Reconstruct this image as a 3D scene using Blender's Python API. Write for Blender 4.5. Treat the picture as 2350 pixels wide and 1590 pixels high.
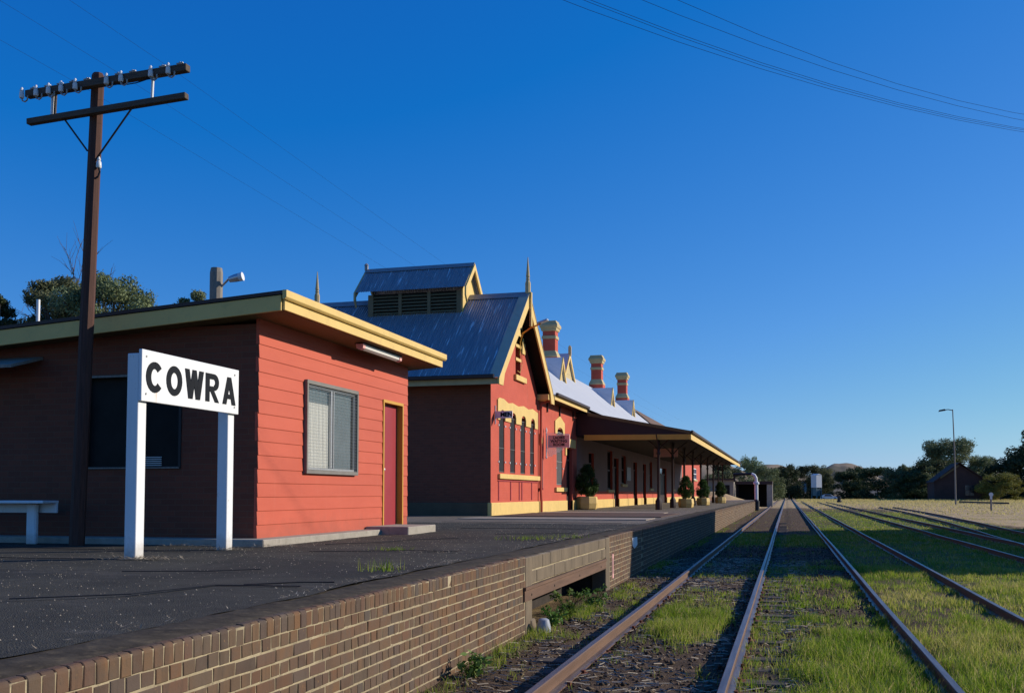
import bpy, bmesh, math, random
import numpy as np
from mathutils import Vector, Matrix
R = math.radians
random.seed(7)
rng = np.random.default_rng(11)
for o in list(bpy.data.objects):
    bpy.data.objects.remove(o)
S = bpy.context.scene
COL = S.collection

# ------------------------------------------------------------------ camera
cam = bpy.data.cameras.new('camera')
camo = bpy.data.objects.new('camera', cam)
COL.objects.link(camo)
camo.location = (0, 0, 1.543)
camo.rotation_euler = (R(92.917), 0, R(15.348))
cam.sensor_fit = 'HORIZONTAL'
cam.sensor_width = 36
cam.lens = 35.17
cam.shift_y = 0.0936
cam.clip_start = 0.1
cam.clip_end = 9000
S.camera = camo

# ------------------------------------------------------------------ sky and sun
SUN = Vector((5.2, 3.0, 2.42)).normalized()
EL = math.asin(SUN.z)
AZ = math.atan2(SUN.x, SUN.y)
wd = bpy.data.worlds.new('World')
S.world = wd
wd.use_nodes = True
wn = wd.node_tree
for n in list(wn.nodes):
    wn.nodes.remove(n)
sky = wn.nodes.new('ShaderNodeTexSky')
sky.sky_type = 'NISHITA'
sky.sun_disc = False
sky.sun_elevation = EL
sky.sun_rotation = AZ
sky.altitude = 300
sky.air_density = 0.9
sky.dust_density = 0.25
sky.ozone_density = 5.0
# one grade for the whole dome: a deeper, polarised blue
def _m(op, a, b, c=None):
    x = wn.nodes.new('ShaderNodeMath')
    x.operation = op
    for i, q in enumerate((a, b, c)):
        if q is None:
            continue
        if isinstance(q, (int, float)):
            x.inputs[i].default_value = q
        else:
            wn.links.new(q, x.inputs[i])
    return x.outputs[0]


sepc = wn.nodes.new('ShaderNodeSeparateColor')
comb = wn.nodes.new('ShaderNodeCombineColor')
bg = wn.nodes.new('ShaderNodeBackground')
bg.inputs['Strength'].default_value = 0.1
wo = wn.nodes.new('ShaderNodeOutputWorld')
wn.links.new(sky.outputs[0], sepc.inputs[0])
wn.links.new(_m('MINIMUM', _m('MAXIMUM', _m('MULTIPLY_ADD', sepc.outputs[0], 0.88, -0.62), 0.06), 4.2), comb.inputs[0])
wn.links.new(_m('MINIMUM', _m('MULTIPLY_ADD', sepc.outputs[1], 0.90, 0.12), 6.0), comb.inputs[1])
wn.links.new(_m('MINIMUM', _m('MULTIPLY', _m('POWER', _m('MULTIPLY', sepc.outputs[2], 0.1), 0.55), 10.15), 7.7), comb.inputs[2])
wn.links.new(comb.outputs[0], bg.inputs['Color'])
wn.links.new(bg.outputs[0], wo.inputs['Surface'])
sl = bpy.data.lights.new('sun', 'SUN')
sl.energy = 4.8
sl.angle = R(0.53)
sl.color = (1.0, 0.91, 0.77)
slo = bpy.data.objects.new('sun', sl)
COL.objects.link(slo)
slo.rotation_euler = (-SUN).to_track_quat('-Z', 'Y').to_euler()
slo.location = (30, 20, 40)
vs = S.view_settings
S.display_settings.display_device = 'sRGB'
vs.view_transform = 'Standard'
vs.look = 'None'
vs.exposure = 0.0
vs.gamma = 1.0
vs.use_curve_mapping = False
S.render.engine = 'CYCLES'
S.cycles.max_bounces = 6
S.cycles.diffuse_bounces = 1

# ------------------------------------------------------------------ helpers
ORG = {}          # world origin of every object made here


class MB:
    def __init__(self):
        self.v = []
        self.f = []
        self.t = []

    def add(self, vs_, fs, tint=0.5):
        b = len(self.v)
        self.v += [tuple(p) for p in vs_]
        for q in fs:
            self.f.append(tuple(i + b for i in q))
            self.t.append(tint)
        return self

    def hexa(self, p, tint=0.5):
        return self.add(p, [(0, 3, 2, 1), (4, 5, 6, 7), (0, 1, 5, 4), (1, 2, 6, 5), (2, 3, 7, 6), (3, 0, 4, 7)], tint)

    def box(self, x0, x1, y0, y1, z0, z1, tint=0.5):
        return self.hexa([(x0, y0, z0), (x1, y0, z0), (x1, y1, z0), (x0, y1, z0),
                          (x0, y0, z1), (x1, y0, z1), (x1, y1, z1), (x0, y1, z1)], tint)

    def prism(self, poly, axis, a0, a1, tint=0.5):
        """poly: 2D points in the two axes other than `axis` (x: (y,z), y: (x,z), z: (x,y))"""
        def P(p, a):
            return {'x': (a, p[0], p[1]), 'y': (p[0], a, p[1]), 'z': (p[0], p[1], a)}[axis]
        n = len(poly)
        vs_ = [P(p, a0) for p in poly] + [P(p, a1) for p in poly]
        fs = [tuple(range(n - 1, -1, -1)), tuple(range(n, 2 * n))]
        for i in range(n):
            j = (i + 1) % n
            fs.append((i, j, n + j, n + i))
        return self.add(vs_, fs, tint)

    def tube(self, pts, r, n=8, cap=True, tint=0.5):
        pts = [Vector(p) for p in pts]
        rs = r if isinstance(r, (list, tuple)) else [r] * len(pts)
        vs_, fs = [], []
        prev = None
        for i, p in enumerate(pts):
            d = (pts[min(i + 1, len(pts) - 1)] - pts[max(i - 1, 0)]).normalized()
            if prev is None:
                a = Vector((0, 0, 1)) if abs(d.z) < 0.9 else Vector((1, 0, 0))
                u = d.cross(a).normalized()
            else:
                u = (prev - d * prev.dot(d)).normalized()
            prev = u
            w = d.cross(u)
            for k in range(n):
                t = 2 * math.pi * k / n
                vs_.append(p + (u * math.cos(t) + w * math.sin(t)) * rs[i])
        for i in range(len(pts) - 1):
            for k in range(n):
                k2 = (k + 1) % n
                fs.append((i * n + k, i * n + k2, (i + 1) * n + k2, (i + 1) * n + k))
        if cap:
            fs.append(tuple(range(n - 1, -1, -1)))
            b = (len(pts) - 1) * n
            fs.append(tuple(range(b, b + n)))
        return self.add(vs_, fs, tint)

    def lathe(self, prof, c, n=12, rot=0.0, tint=0.5):
        vs_, fs = [], []
        for r, z in prof:
            for k in range(n):
                t = 2 * math.pi * (k + 0.5) / n + rot
                vs_.append((c[0] + r * math.cos(t), c[1] + r * math.sin(t), c[2] + z))
        m = len(prof)
        for i in range(m - 1):
            for k in range(n):
                k2 = (k + 1) % n
                fs.append((i * n + k, i * n + k2, (i + 1) * n + k2, (i + 1) * n + k))
        fs.append(tuple(range(n - 1, -1, -1)))
        fs.append(tuple(range((m - 1) * n, m * n)))
        return self.add(vs_, fs, tint)

    def beam(self, a, b, w, h, up=(0, 0, 1), tint=0.5):
        """box beam from a to b, width w across, height h along up"""
        a, b, up = Vector(a), Vector(b), Vector(up)
        d = (b - a).normalized()
        s = d.cross(up).normalized()
        u = s.cross(d).normalized()
        p = []
        for q in (a, b):
            p += [q - s * w / 2 - u * h / 2, q + s * w / 2 - u * h / 2, q + s * w / 2 + u * h / 2, q - s * w / 2 + u * h / 2]
        return self.hexa(p, tint)


def obj(name, mb, mat, parent=None, at=None, bevel=0.0, smooth=False, tint=False, seg=1):
    me = bpy.data.meshes.new(name)
    if parent is not None:
        po = ORG[parent.name]
        org = Vector(at) if at is not None else po
    else:
        if at is not None:
            org = Vector(at)
        else:
            a = np.array(mb.v)
            org = Vector(((a[:, 0].min() + a[:, 0].max()) / 2, (a[:, 1].min() + a[:, 1].max()) / 2, a[:, 2].min()))
        po = Vector((0, 0, 0))
    vs_ = [(p[0] - org.x, p[1] - org.y, p[2] - org.z) for p in mb.v]
    me.from_pydata(vs_, [], mb.f)
    if tint:
        at_ = me.attributes.new('tint', 'FLOAT', 'FACE')
        at_.data.foreach_set('value', np.array(mb.t, dtype=np.float32))
    if bevel > 0:
        bm = bmesh.new()
        bm.from_mesh(me)
        bmesh.ops.remove_doubles(bm, verts=bm.verts, dist=1e-5)
        es = [e for e in bm.edges if len(e.link_faces) == 2 and e.calc_face_angle(0) > 0.5]
        bmesh.ops.bevel(bm, geom=es, offset=bevel, segments=seg, affect='EDGES', profile=0.6, clamp_overlap=True)
        bm.to_mesh(me)
        bm.free()
    if smooth:
        me.polygons.foreach_set('use_smooth', [True] * len(me.polygons))
        me.set_sharp_from_angle(angle=R(38))
    me.materials.append(mat)
    me.validate()
    me.update()
    o = bpy.data.objects.new(name, me)
    COL.objects.link(o)
    if parent is not None:
        o.parent = parent
    o.location = org - po
    ORG[o.name] = org.copy()
    return o


def inst(name, me, parent, loc, rot=(0, 0, 0), scale=(1, 1, 1)):
    o = bpy.data.objects.new(name, me)
    COL.objects.link(o)
    po = Vector((0, 0, 0))
    if parent is not None:
        o.parent = parent
        po = ORG[parent.name]
    o.location = Vector(loc) - po
    o.rotation_euler = rot
    o.scale = scale
    ORG[o.name] = Vector(loc)
    return o


def tag(o, label, cat, group=None):
    o['label'] = label
    o['category'] = cat
    if group:
        o['group'] = group
    return o


def thing(name, loc, label, cat, group=None):
    o = bpy.data.objects.new(name, None)
    COL.objects.link(o)
    o.location = loc
    o.empty_display_size = 0.2
    ORG[o.name] = Vector(loc)
    return tag(o, label, cat, group)


def struct(o):
    o['kind'] = 'structure'
    return o


def stuff(o):
    o['kind'] = 'stuff'
    return o


def copy_tree(root, loc, rotz=0.0, scale=None, label=None):
    r = root.copy()
    COL.objects.link(r)
    r.location = loc
    r.rotation_euler = (0, 0, rotz)
    if scale:
        r.scale = scale
    if label:
        r['label'] = label
    ORG[r.name] = Vector(loc)
    for ch in list(root.children):
        c = ch.copy()
        COL.objects.link(c)
        c.parent = r
        for g in list(ch.children):
            d = g.copy()
            COL.objects.link(d)
            d.parent = c
    return r


# ---- value noise (numpy)
def vn(x, y, seed=0):
    x = np.asarray(x, float)
    y = np.asarray(y, float)
    xi = np.floor(x).astype(np.int64)
    yi = np.floor(y).astype(np.int64)
    fx, fy = x - xi, y - yi
    fx = fx * fx * (3 - 2 * fx)
    fy = fy * fy * (3 - 2 * fy)

    def h(a, b):
        n = (a * 374761393 + b * 668265263 + seed * 1442695041) & 0x7fffffff
        n = ((n ^ (n >> 13)) * 1274126177) & 0x7fffffff
        return ((n ^ (n >> 16)) & 0xffff) / 65535.0
    return (h(xi, yi) * (1 - fx) + h(xi + 1, yi) * fx) * (1 - fy) + (h(xi, yi + 1) * (1 - fx) + h(xi + 1, yi + 1) * fx) * fy


def fbm(x, y, seed=0):
    return vn(x, y, seed) * 0.55 + vn(x * 2.1, y * 2.1, seed + 1) * 0.28 + vn(x * 4.3, y * 4.3, seed + 2) * 0.17


# ------------------------------------------------------------------ materials
class NT:
    def __init__(self, name, rough=0.8, metal=0.0, spec=0.3):
        self.m = bpy.data.materials.new(name)
        self.m.use_nodes = True
        self.t = self.m.node_tree
        for n in list(self.t.nodes):
            self.t.nodes.remove(n)
        self.b = self.t.nodes.new('ShaderNodeBsdfPrincipled')
        self.o = self.t.nodes.new('ShaderNodeOutputMaterial')
        self.t.links.new(self.b.outputs[0], self.o.inputs[0])
        self.b.inputs['Roughness'].default_value = rough
        self.b.inputs['Metallic'].default_value = metal
        self.b.inputs['Specular IOR Level'].default_value = spec

    def n(self, typ, **kw):
        x = self.t.nodes.new(typ)
        for k, v in kw.items():
            setattr(x, k, v)
        return x

    def l(self, a, b):
        self.t.links.new(a, b)

    def pos(self, sc=(1, 1, 1)):
        g = self.n('ShaderNodeNewGeometry')
        m = self.n('ShaderNodeMapping')
        m.inputs['Scale'].default_value = sc
        self.l(g.outputs['Position'], m.inputs['Vector'])
        return m.outputs[0]

    def noise(self, vec, scale=1.0, detail=4, rough=0.6):
        x = self.n('ShaderNodeTexNoise')
        x.inputs['Scale'].default_value = scale
        x.inputs['Detail'].default_value = detail
        x.inputs['Roughness'].default_value = rough
        self.l(vec, x.inputs['Vector'])
        return x.outputs['Fac']

    def ramp(self, fac, stops):
        r = self.n('ShaderNodeValToRGB')
        e = r.color_ramp.elements
        while len(e) < len(stops):
            e.new(0.5)
        for i, (p, c) in enumerate(stops):
            e[i].position = p
            e[i].color = (*c, 1) if len(c) == 3 else c
        self.l(fac, r.inputs[0])
        return r.outputs[0]

    def mix(self, fac, a, b, mode='MIX'):
        x = self.n('ShaderNodeMix', data_type='RGBA', blend_type=mode)
        for val, idx in ((fac, 0), (a, 6), (b, 7)):
            if isinstance(val, (int, float)):
                x.inputs[idx].default_value = val
            elif isinstance(val, tuple):
                x.inputs[idx].default_value = (*val, 1)
            else:
                self.l(val, x.inputs[idx])
        return x.outputs[2]

    def math(self, op, a, b=0.0):
        x = self.n('ShaderNodeMath', operation=op)
        for val, idx in ((a, 0), (b, 1)):
            if isinstance(val, (int, float)):
                x.inputs[idx].default_value = val
            else:
                self.l(val, x.inputs[idx])
        return x.outputs[0]

    def attr(self, name):
        a = self.n('ShaderNodeAttribute')
        a.attribute_name = name
        return a

    def bump(self, h, strength=0.3, dist=0.01):
        b = self.n('ShaderNodeBump')
        b.inputs['Strength'].default_value = strength
        b.inputs['Distance'].default_value = dist
        self.l(h, b.inputs['Height'])
        self.l(b.outputs[0], self.b.inputs['Normal'])

    def color(self, c):
        if isinstance(c, tuple):
            self.b.inputs['Base Color'].default_value = (*c, 1)
        else:
            self.l(c, self.b.inputs['Base Color'])
        return self


def sc3(c, k):
    return tuple(min(1, x * k) for x in c)


def paint(name, c, rough=0.6, var=0.12, scale=3.0, bump=0.15, bscale=60, metal=0.0, spec=0.3, dirt=None, damt=0.3, stretch=(1, 1, 1)):
    k = NT(name, rough, metal, spec)
    p = k.pos(stretch)
    n1 = k.noise(p, scale, 5, 0.65)
    col = k.ramp(n1, [(0.3, sc3(c, 1 - var)), (0.7, sc3(c, 1 + var))])
    if dirt:
        n2 = k.noise(p, scale * 2.7, 6, 0.7)
        f = k.ramp(n2, [(0.52, (0, 0, 0)), (0.72, (damt,) * 3)])
        col = k.mix(f, col, dirt)
    k.color(col)
    if bump:
        k.bump(k.noise(k.pos(), bscale, 3), bump, 0.004)
    return k.m


M = {}
def redboards():
    k = NT('red_paint', 0.6, 0, 0.25)
    p = k.pos()
    c = k.ramp(k.noise(k.pos((1, 0.5, 2.2)), 1.3, 5, 0.65), [(0.3, (0.505, 0.092, 0.049)), (0.7, (0.575, 0.112, 0.061))])
    r = k.n('ShaderNodeObjectInfo').outputs['Random']
    h = k.n('ShaderNodeHueSaturation')
    k.l(c, h.inputs['Color'])
    k.l(k.math('ADD', k.math('MULTIPLY', r, 0.10), 0.95), h.inputs['Value'])
    c = h.outputs[0]
    # faded streaks and splash dirt that clings near the slab
    c = k.mix(k.ramp(k.noise(k.pos((1, 9, 0.8)), 1.0, 5, 0.7), [(0.56, (0, 0, 0)), (0.8, (0.28,) * 3)]), c, (0.56, 0.16, 0.10))
    g = k.n('ShaderNodeNewGeometry')
    s = k.n('ShaderNodeSeparateXYZ')
    k.l(g.outputs['Position'], s.inputs[0])
    low = k.ramp(k.math('ADD', k.math('MULTIPLY', s.outputs['Z'], 0.5), k.math('MULTIPLY', k.noise(p, 3.5, 5, 0.7), 0.35)), [(0.56, (0.5,) * 3), (0.78, (0, 0, 0))])
    c = k.mix(low, c, (0.26, 0.075, 0.045))
    v = k.n('ShaderNodeTexVoronoi')
    v.inputs['Scale'].default_value = 5
    k.l(p, v.inputs['Vector'])
    c = k.mix(k.math('LESS_THAN', v.outputs['Distance'], 0.035), c, (0.30, 0.09, 0.06))
    k.color(c)
    k.bump(k.noise(p, 45, 3), 0.12, 0.004)
    return k.m


M['red'] = redboards()
def brickwall():
    k = NT('red_painted_brick', 0.7, 0, 0.25)
    p = k.pos()
    c = k.ramp(k.noise(k.pos((1, 0.8, 1.6)), 0.9, 6, 0.7), [(0.3, (0.48, 0.078, 0.044)), (0.7, (0.585, 0.102, 0.059))])
    c = k.mix(k.ramp(k.noise(k.pos((1, 5, 0.5)), 0.9, 5, 0.7), [(0.55, (0, 0, 0)), (0.75, (0.4,) * 3)]), c, (0.34, 0.065, 0.04))
    c = k.mix(k.ramp(k.noise(p, 2.6, 6, 0.75), [(0.62, (0, 0, 0)), (0.74, (0.35,) * 3)]), c, (0.58, 0.17, 0.11))
    k.color(c)
    g = k.n('ShaderNodeNewGeometry')
    s = k.n('ShaderNodeSeparateXYZ')
    q = k.n('ShaderNodeCombineXYZ')
    k.l(g.outputs['Position'], s.inputs[0])
    k.l(k.math('ADD', s.outputs['X'], s.outputs['Y']), q.inputs['X'])
    k.l(s.outputs['Z'], q.inputs['Y'])
    b = k.n('ShaderNodeTexBrick')
    b.inputs['Scale'].default_value = 1.0
    b.inputs['Brick Width'].default_value = 0.24
    b.inputs['Row Height'].default_value = 0.086
    b.inputs['Mortar Size'].default_value = 0.008
    k.l(q.outputs[0], b.inputs['Vector'])
    k.bump(k.math('ADD', k.math('MULTIPLY', b.outputs['Fac'], -1.0), k.math('MULTIPLY', k.noise(p, 25, 3), 0.5)), 0.35, 0.006)
    return k.m


M['redwall'] = brickwall()
M['redplain'] = paint('red_masonry_paint', (0.50, 0.088, 0.050), 0.7, 0.09, 0.9, 0.3, 30, dirt=(0.36, 0.07, 0.045), damt=0.4)
M['cream'] = paint('cream_paint', (0.74, 0.51, 0.17), 0.6, 0.07, 1.6, 0.12, 50, dirt=(0.42, 0.29, 0.12), damt=0.35)
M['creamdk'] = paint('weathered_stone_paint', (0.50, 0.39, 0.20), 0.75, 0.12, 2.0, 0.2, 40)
M['ochre'] = paint('ochre_paint', (0.62, 0.33, 0.05), 0.5, 0.06, 2, 0.1)
M['maroon'] = paint('maroon_paint', (0.035, 0.016, 0.014), 0.5, 0.12, 2, 0.1)
M['doorred'] = paint('door_red_paint', (0.33, 0.035, 0.045), 0.45, 0.08, 2, 0.1)
def wornwhite():
    k = NT('weathered_white_paint', 0.5, 0, 0.3)
    p = k.pos()
    c = k.ramp(k.noise(k.pos((3, 3, 0.6)), 2.2, 6, 0.7), [(0.3, (0.76, 0.76, 0.745)), (0.7, (0.83, 0.83, 0.82))])
    n = k.noise(k.pos((1, 1, 0.35)), 16, 5, 0.75)
    c = k.mix(k.ramp(n, [(0.64, (0, 0, 0)), (0.70, (0.55,) * 3)]), c, (0.46, 0.41, 0.33))
    g = k.n('ShaderNodeNewGeometry')
    s = k.n('ShaderNodeSeparateXYZ')
    k.l(g.outputs['Position'], s.inputs[0])
    low = k.ramp(k.math('ADD', k.math('MULTIPLY', s.outputs['Z'], 0.6), k.math('MULTIPLY', k.noise(p, 9, 4, 0.7), 0.2)), [(0.56, (0.75,) * 3), (0.72, (0, 0, 0))])
    c = k.mix(low, c, (0.36, 0.29, 0.21))
    k.color(c)
    k.bump(n, 0.15, 0.003)
    return k.m


M['white'] = wornwhite()
def signboard():
    k = NT('sign_board_paint', 0.5, 0, 0.3)
    c = k.ramp(k.noise(k.pos(), 2.5, 5), [(0.3, (0.78, 0.78, 0.77)), (0.7, (0.84, 0.84, 0.83))])
    g = k.n('ShaderNodeNewGeometry')
    s = k.n('ShaderNodeSeparateXYZ')
    k.l(g.outputs['Position'], s.inputs[0])
    wob = k.math('MULTIPLY', k.noise(k.pos((1, 1, 6)), 6, 3), 0.02)
    for y0, w0, zt, amt in ((10.075, 0.018, 2.72, 0.55), (10.055, 0.05, 2.70, 0.18), (11.25, 0.012, 2.66, 0.12)):
        d = k.math('ABSOLUTE', k.math('SUBTRACT', k.math('ADD', s.outputs['Y'], wob), y0 + 0.01))
        m1 = k.ramp(k.math('DIVIDE', d, w0), [(0.2, (amt,) * 3), (1.0, (0, 0, 0))])
        m2 = k.ramp(k.math('MULTIPLY', k.math('SUBTRACT', zt, s.outputs['Z']), 12), [(0.0, (0, 0, 0)), (0.12, (1, 1, 1)), (1.0, (0.5,) * 3)])
        m3 = k.math('MULTIPLY', m1, m2)
        c = k.mix(m3, c, (0.62, 0.36, 0.16))
    k.color(c)
    return k.m


M['signboard'] = signboard()
M['black'] = paint('black_lettering', (0.016, 0.018, 0.022), 0.8, 0.1, 5, 0, spec=0.1)
M['darkmetal'] = paint('dark_metal', (0.03, 0.03, 0.032), 0.5, 0.2, 8, 0.1, metal=0.3)
M['alu'] = paint('aluminium', (0.55, 0.56, 0.57), 0.4, 0.05, 5, 0.05, metal=0.7)
M['frame'] = paint('grey_window_frame', (0.20, 0.185, 0.165), 0.55, 0.12, 4, 0.1, metal=0.2)
M['wire'] = paint('galvanised_wire', (0.32, 0.32, 0.31), 0.5, 0.1, 5, 0, metal=0.5)
M['grille'] = paint('window_grille', (0.11, 0.11, 0.11), 0.6, 0.1, 6, 0.0)
M['gutter'] = paint('gutter_paint', (0.05, 0.028, 0.024), 0.5, 0.15, 3, 0.1)
M['louvre'] = paint('brown_louvre_paint', (0.20, 0.145, 0.075), 0.7, 0.12, 2, 0.2)
M['plinthdk'] = paint('shaded_plinth', (0.12, 0.085, 0.05), 0.85, 0.15, 2, 0.3)  # cream plinth with the shade of the side wall put into its colour
M['capping'] = paint('beige_capping', (0.52, 0.44, 0.32), 0.6, 0.08, 2, 0.1)
M['concrete'] = paint('concrete', (0.36, 0.32, 0.26), 0.85, 0.16, 3.5, 0.4, 60, dirt=(0.16, 0.14, 0.11), damt=0.5)
M['polewood'] = paint('pole_timber', (0.085, 0.038, 0.027), 0.8, 0.3, 3, 0.5, 30, dirt=(0.05, 0.03, 0.022), damt=0.6, stretch=(14, 14, 0.9))
M['armwood'] = paint('arm_timber', (0.10, 0.075, 0.055), 0.85, 0.3, 3, 0.5, 30, dirt=(0.04, 0.03, 0.025), damt=0.5, stretch=(0.9, 14, 14))
M['greywood'] = paint('grey_timber', (0.26, 0.23, 0.19), 0.85, 0.25, 3, 0.5, 30, dirt=(0.12, 0.10, 0.09), damt=0.6, stretch=(14, 14, 1.2))
M['porcelain'] = paint('white_porcelain', (0.78, 0.78, 0.76), 0.25, 0.03, 4, 0)
M['tubelight'] = paint('fluorescent_diffuser', (0.78, 0.74, 0.68), 0.4, 0.03, 4, 0)
M['soffit'] = paint('soffit_lining', (0.16, 0.10, 0.04), 0.7, 0.1, 2, 0.1)
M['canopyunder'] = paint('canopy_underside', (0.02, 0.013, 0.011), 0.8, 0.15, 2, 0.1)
M['signpink'] = paint('weathered_pink_board', (0.80, 0.42, 0.38), 0.7, 0.12, 5, 0.15)
M['signmauve'] = paint('mauve_board', (0.88, 0.70, 0.70), 0.6, 0.06, 5, 0.1)
M['lilac'] = paint('dark_mauve_wall', (0.215, 0.145, 0.14), 0.8, 0.1, 1.2, 0.3, 30)
M['curtain'] = paint('pale_curtain', (0.62, 0.62, 0.58), 0.9, 0.06, 6, 0.1, stretch=(8, 8, 0.5))
M['skyback'] = paint('sky_reflect_backing', (0.16, 0.20, 0.22), 0.9, 0.1, 5, 0)  # backing panel coloured blue-grey for the sky reflected in the right pane
M['interior'] = paint('dark_interior', (0.012, 0.011, 0.010), 0.9, 0.1, 3, 0)
M['silo'] = paint('pale_cladding', (0.66, 0.67, 0.66), 0.5, 0.04, 0.5, 0)
M['silodk'] = paint('teal_steel', (0.11, 0.18, 0.19), 0.6, 0.1, 0.5, 0)
M['darkbrick'] = paint('far_dark_brick', (0.075, 0.040, 0.032), 0.9, 0.2, 0.6, 0.2, 10)
M['rubble'] = paint('dark_rubble', (0.035, 0.028, 0.024), 0.95, 0.3, 6, 0.4)
M['trunk'] = paint('bark', (0.13, 0.10, 0.08), 0.9, 0.25, 5, 0.4, 20, stretch=(4, 4, 0.7))
M['deadwood'] = paint('dead_wood', (0.12, 0.085, 0.075), 0.9, 0.2, 5, 0.2)
M['orange'] = paint('orange_plastic', (0.75, 0.14, 0.02), 0.5, 0.05, 5, 0)
M['paper'] = paint('white_notice', (0.78, 0.78, 0.76), 0.5, 0.03, 5, 0)
M['greyplastic'] = paint('grey_plastic', (0.36, 0.38, 0.42), 0.5, 0.08, 5, 0.1)
M['car'] = paint('white_car_paint', (0.72, 0.74, 0.75), 0.3, 0.02, 2, 0)
M['dullglass'] = paint('shade_dulled_glass', (0.022, 0.022, 0.020), 0.55, 0.2, 3, 0, spec=0.08)  # side window glass, dulled and darkened to put it in shadow
M['glassdark'] = paint('dark_glass', (0.02, 0.025, 0.03), 0.08, 0.1, 2, 0, spec=0.6)
M['rusty'] = paint('rusty_iron_roof', (0.16, 0.10, 0.065), 0.7, 0.25, 1.2, 0.2, 20, metal=0.2)

# side walls of shed and gable wing: red darkened in the colour for shade
k = NT('shade_darkened_brick', 0.85)
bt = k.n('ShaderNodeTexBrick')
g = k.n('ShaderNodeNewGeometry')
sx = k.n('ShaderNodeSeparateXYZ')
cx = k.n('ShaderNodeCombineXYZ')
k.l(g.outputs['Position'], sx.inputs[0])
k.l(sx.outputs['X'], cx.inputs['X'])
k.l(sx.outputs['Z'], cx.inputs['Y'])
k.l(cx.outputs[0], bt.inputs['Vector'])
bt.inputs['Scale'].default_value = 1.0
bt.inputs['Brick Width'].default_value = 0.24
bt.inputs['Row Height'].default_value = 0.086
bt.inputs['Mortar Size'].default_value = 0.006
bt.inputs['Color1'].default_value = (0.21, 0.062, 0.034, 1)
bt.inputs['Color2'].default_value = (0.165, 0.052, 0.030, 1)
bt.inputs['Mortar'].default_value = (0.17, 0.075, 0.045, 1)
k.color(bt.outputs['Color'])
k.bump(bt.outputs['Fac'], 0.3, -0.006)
M['shadebrick'] = k.m


def brickmat(name, single):
    k = NT(name, 0.85, 0, 0.25)
    if single:
        t = k.n('ShaderNodeObjectInfo').outputs['Random']
    else:
        t = k.attr('tint').outputs['Fac']
    base = k.ramp(t, [(0.0, (0.078, 0.050, 0.036)), (0.2, (0.155, 0.074, 0.036)), (0.42, (0.115, 0.074, 0.045)),
                      (0.68, (0.180, 0.094, 0.042)), (0.88, (0.135, 0.068, 0.042)), (1.0, (0.085, 0.066, 0.054))])
    p = k.pos()
    n1 = k.noise(p, 5.5, 6, 0.7)
    c = k.mix(k.ramp(n1, [(0.42, (0, 0, 0)), (0.75, (0.75,) * 3)]), base, (0.10, 0.078, 0.058))
    n2 = k.noise(p, 34, 4, 0.7)
    c = k.mix(k.ramp(n2, [(0.60, (0, 0, 0)), (0.75, (0.55,) * 3)]), c, (0.05, 0.038, 0.03))
    n3 = k.noise(p, 19, 3, 0.6)
    c = k.mix(k.ramp(n3, [(0.68, (0, 0, 0)), (0.76, (0.8,) * 3)]), c, (0.36, 0.20, 0.07))
    n4 = k.noise(k.pos((1, 1, 1)), 0.9, 4, 0.7)
    c = k.mix(k.ramp(n4, [(0.45, (0, 0, 0)), (0.7, (0.5,) * 3)]), c, (0.13, 0.10, 0.075))
    n5 = k.noise(k.pos((1, 4.5, 0.7)), 1.1, 5, 0.75)
    c = k.mix(k.ramp(n5, [(0.52, (0, 0, 0)), (0.72, (0.62,) * 3)]), c, (0.058, 0.044, 0.033))
    n6 = k.noise(k.pos((1, 1.2, 2.2)), 2.4, 5, 0.75)
    c = k.mix(k.ramp(n6, [(0.64, (0, 0, 0)), (0.76, (0.4,) * 3)]), c, (0.27, 0.215, 0.15))
    k.color(c)
    k.bump(k.noise(p, 70, 4, 0.7), 0.5, 0.005)
    return k.m


M['brick1'] = brickmat('platform_brick', True)
M['brickN'] = brickmat('platform_brick_mass', False)
M['mortar'] = paint('lime_mortar', (0.37, 0.30, 0.185), 0.95, 0.3, 4, 0.5, 90, dirt=(0.13, 0.10, 0.07), damt=0.9)
M['render'] = paint('worn_cement_render', (0.165, 0.125, 0.082), 0.9, 0.22, 2.4, 0.5, 50, dirt=(0.085, 0.07, 0.055), damt=0.6, stretch=(1, 1.4, 0.6))

# platform asphalt
k = NT('platform_asphalt', 0.92, 0, 0.25)
p = k.pos()
n1 = k.noise(p, 0.9, 6, 0.7)
c = k.ramp(n1, [(0.3, (0.034, 0.031, 0.024)), (0.55, (0.056, 0.051, 0.038)), (0.8, (0.090, 0.080, 0.058))])
v = k.n('ShaderNodeTexVoronoi')
v.inputs['Scale'].default_value = 70
k.l(p, v.inputs['Vector'])
spk = k.math('LESS_THAN', v.outputs['Distance'], 0.23)
w = k.n('ShaderNodeTexWhiteNoise')
k.l(v.outputs['Position'], w.inputs['Vector'])
spk = k.math('MULTIPLY', spk, k.math('GREATER_THAN', k.math('ADD', w.outputs['Value'], k.math('MULTIPLY', k.noise(k.pos(), 0.8, 3), 0.35)), 1.05))
c = k.mix(spk, c, (0.26, 0.25, 0.22))
v2 = k.n('ShaderNodeTexVoronoi')
v2.inputs['Scale'].default_value = 110
k.l(p, v2.inputs['Vector'])
c = k.mix(k.ramp(v2.outputs['Distance'], [(0.0, (0.5,) * 3), (0.5, (0, 0, 0))]), c, (0.10, 0.096, 0.09))
vp = k.n('ShaderNodeTexVoronoi')
vp.inputs['Scale'].default_value = 0.55
k.l(k.pos((0.7, 1.3, 1)), vp.inputs['Vector'])
sc_ = k.n('ShaderNodeSeparateColor')
k.l(vp.outputs['Color'], sc_.inputs[0])
c = k.mix(k.ramp(sc_.outputs[0], [(0.62, (0, 0, 0)), (0.68, (0.5,) * 3)]), c, (0.030, 0.028, 0.025))
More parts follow.
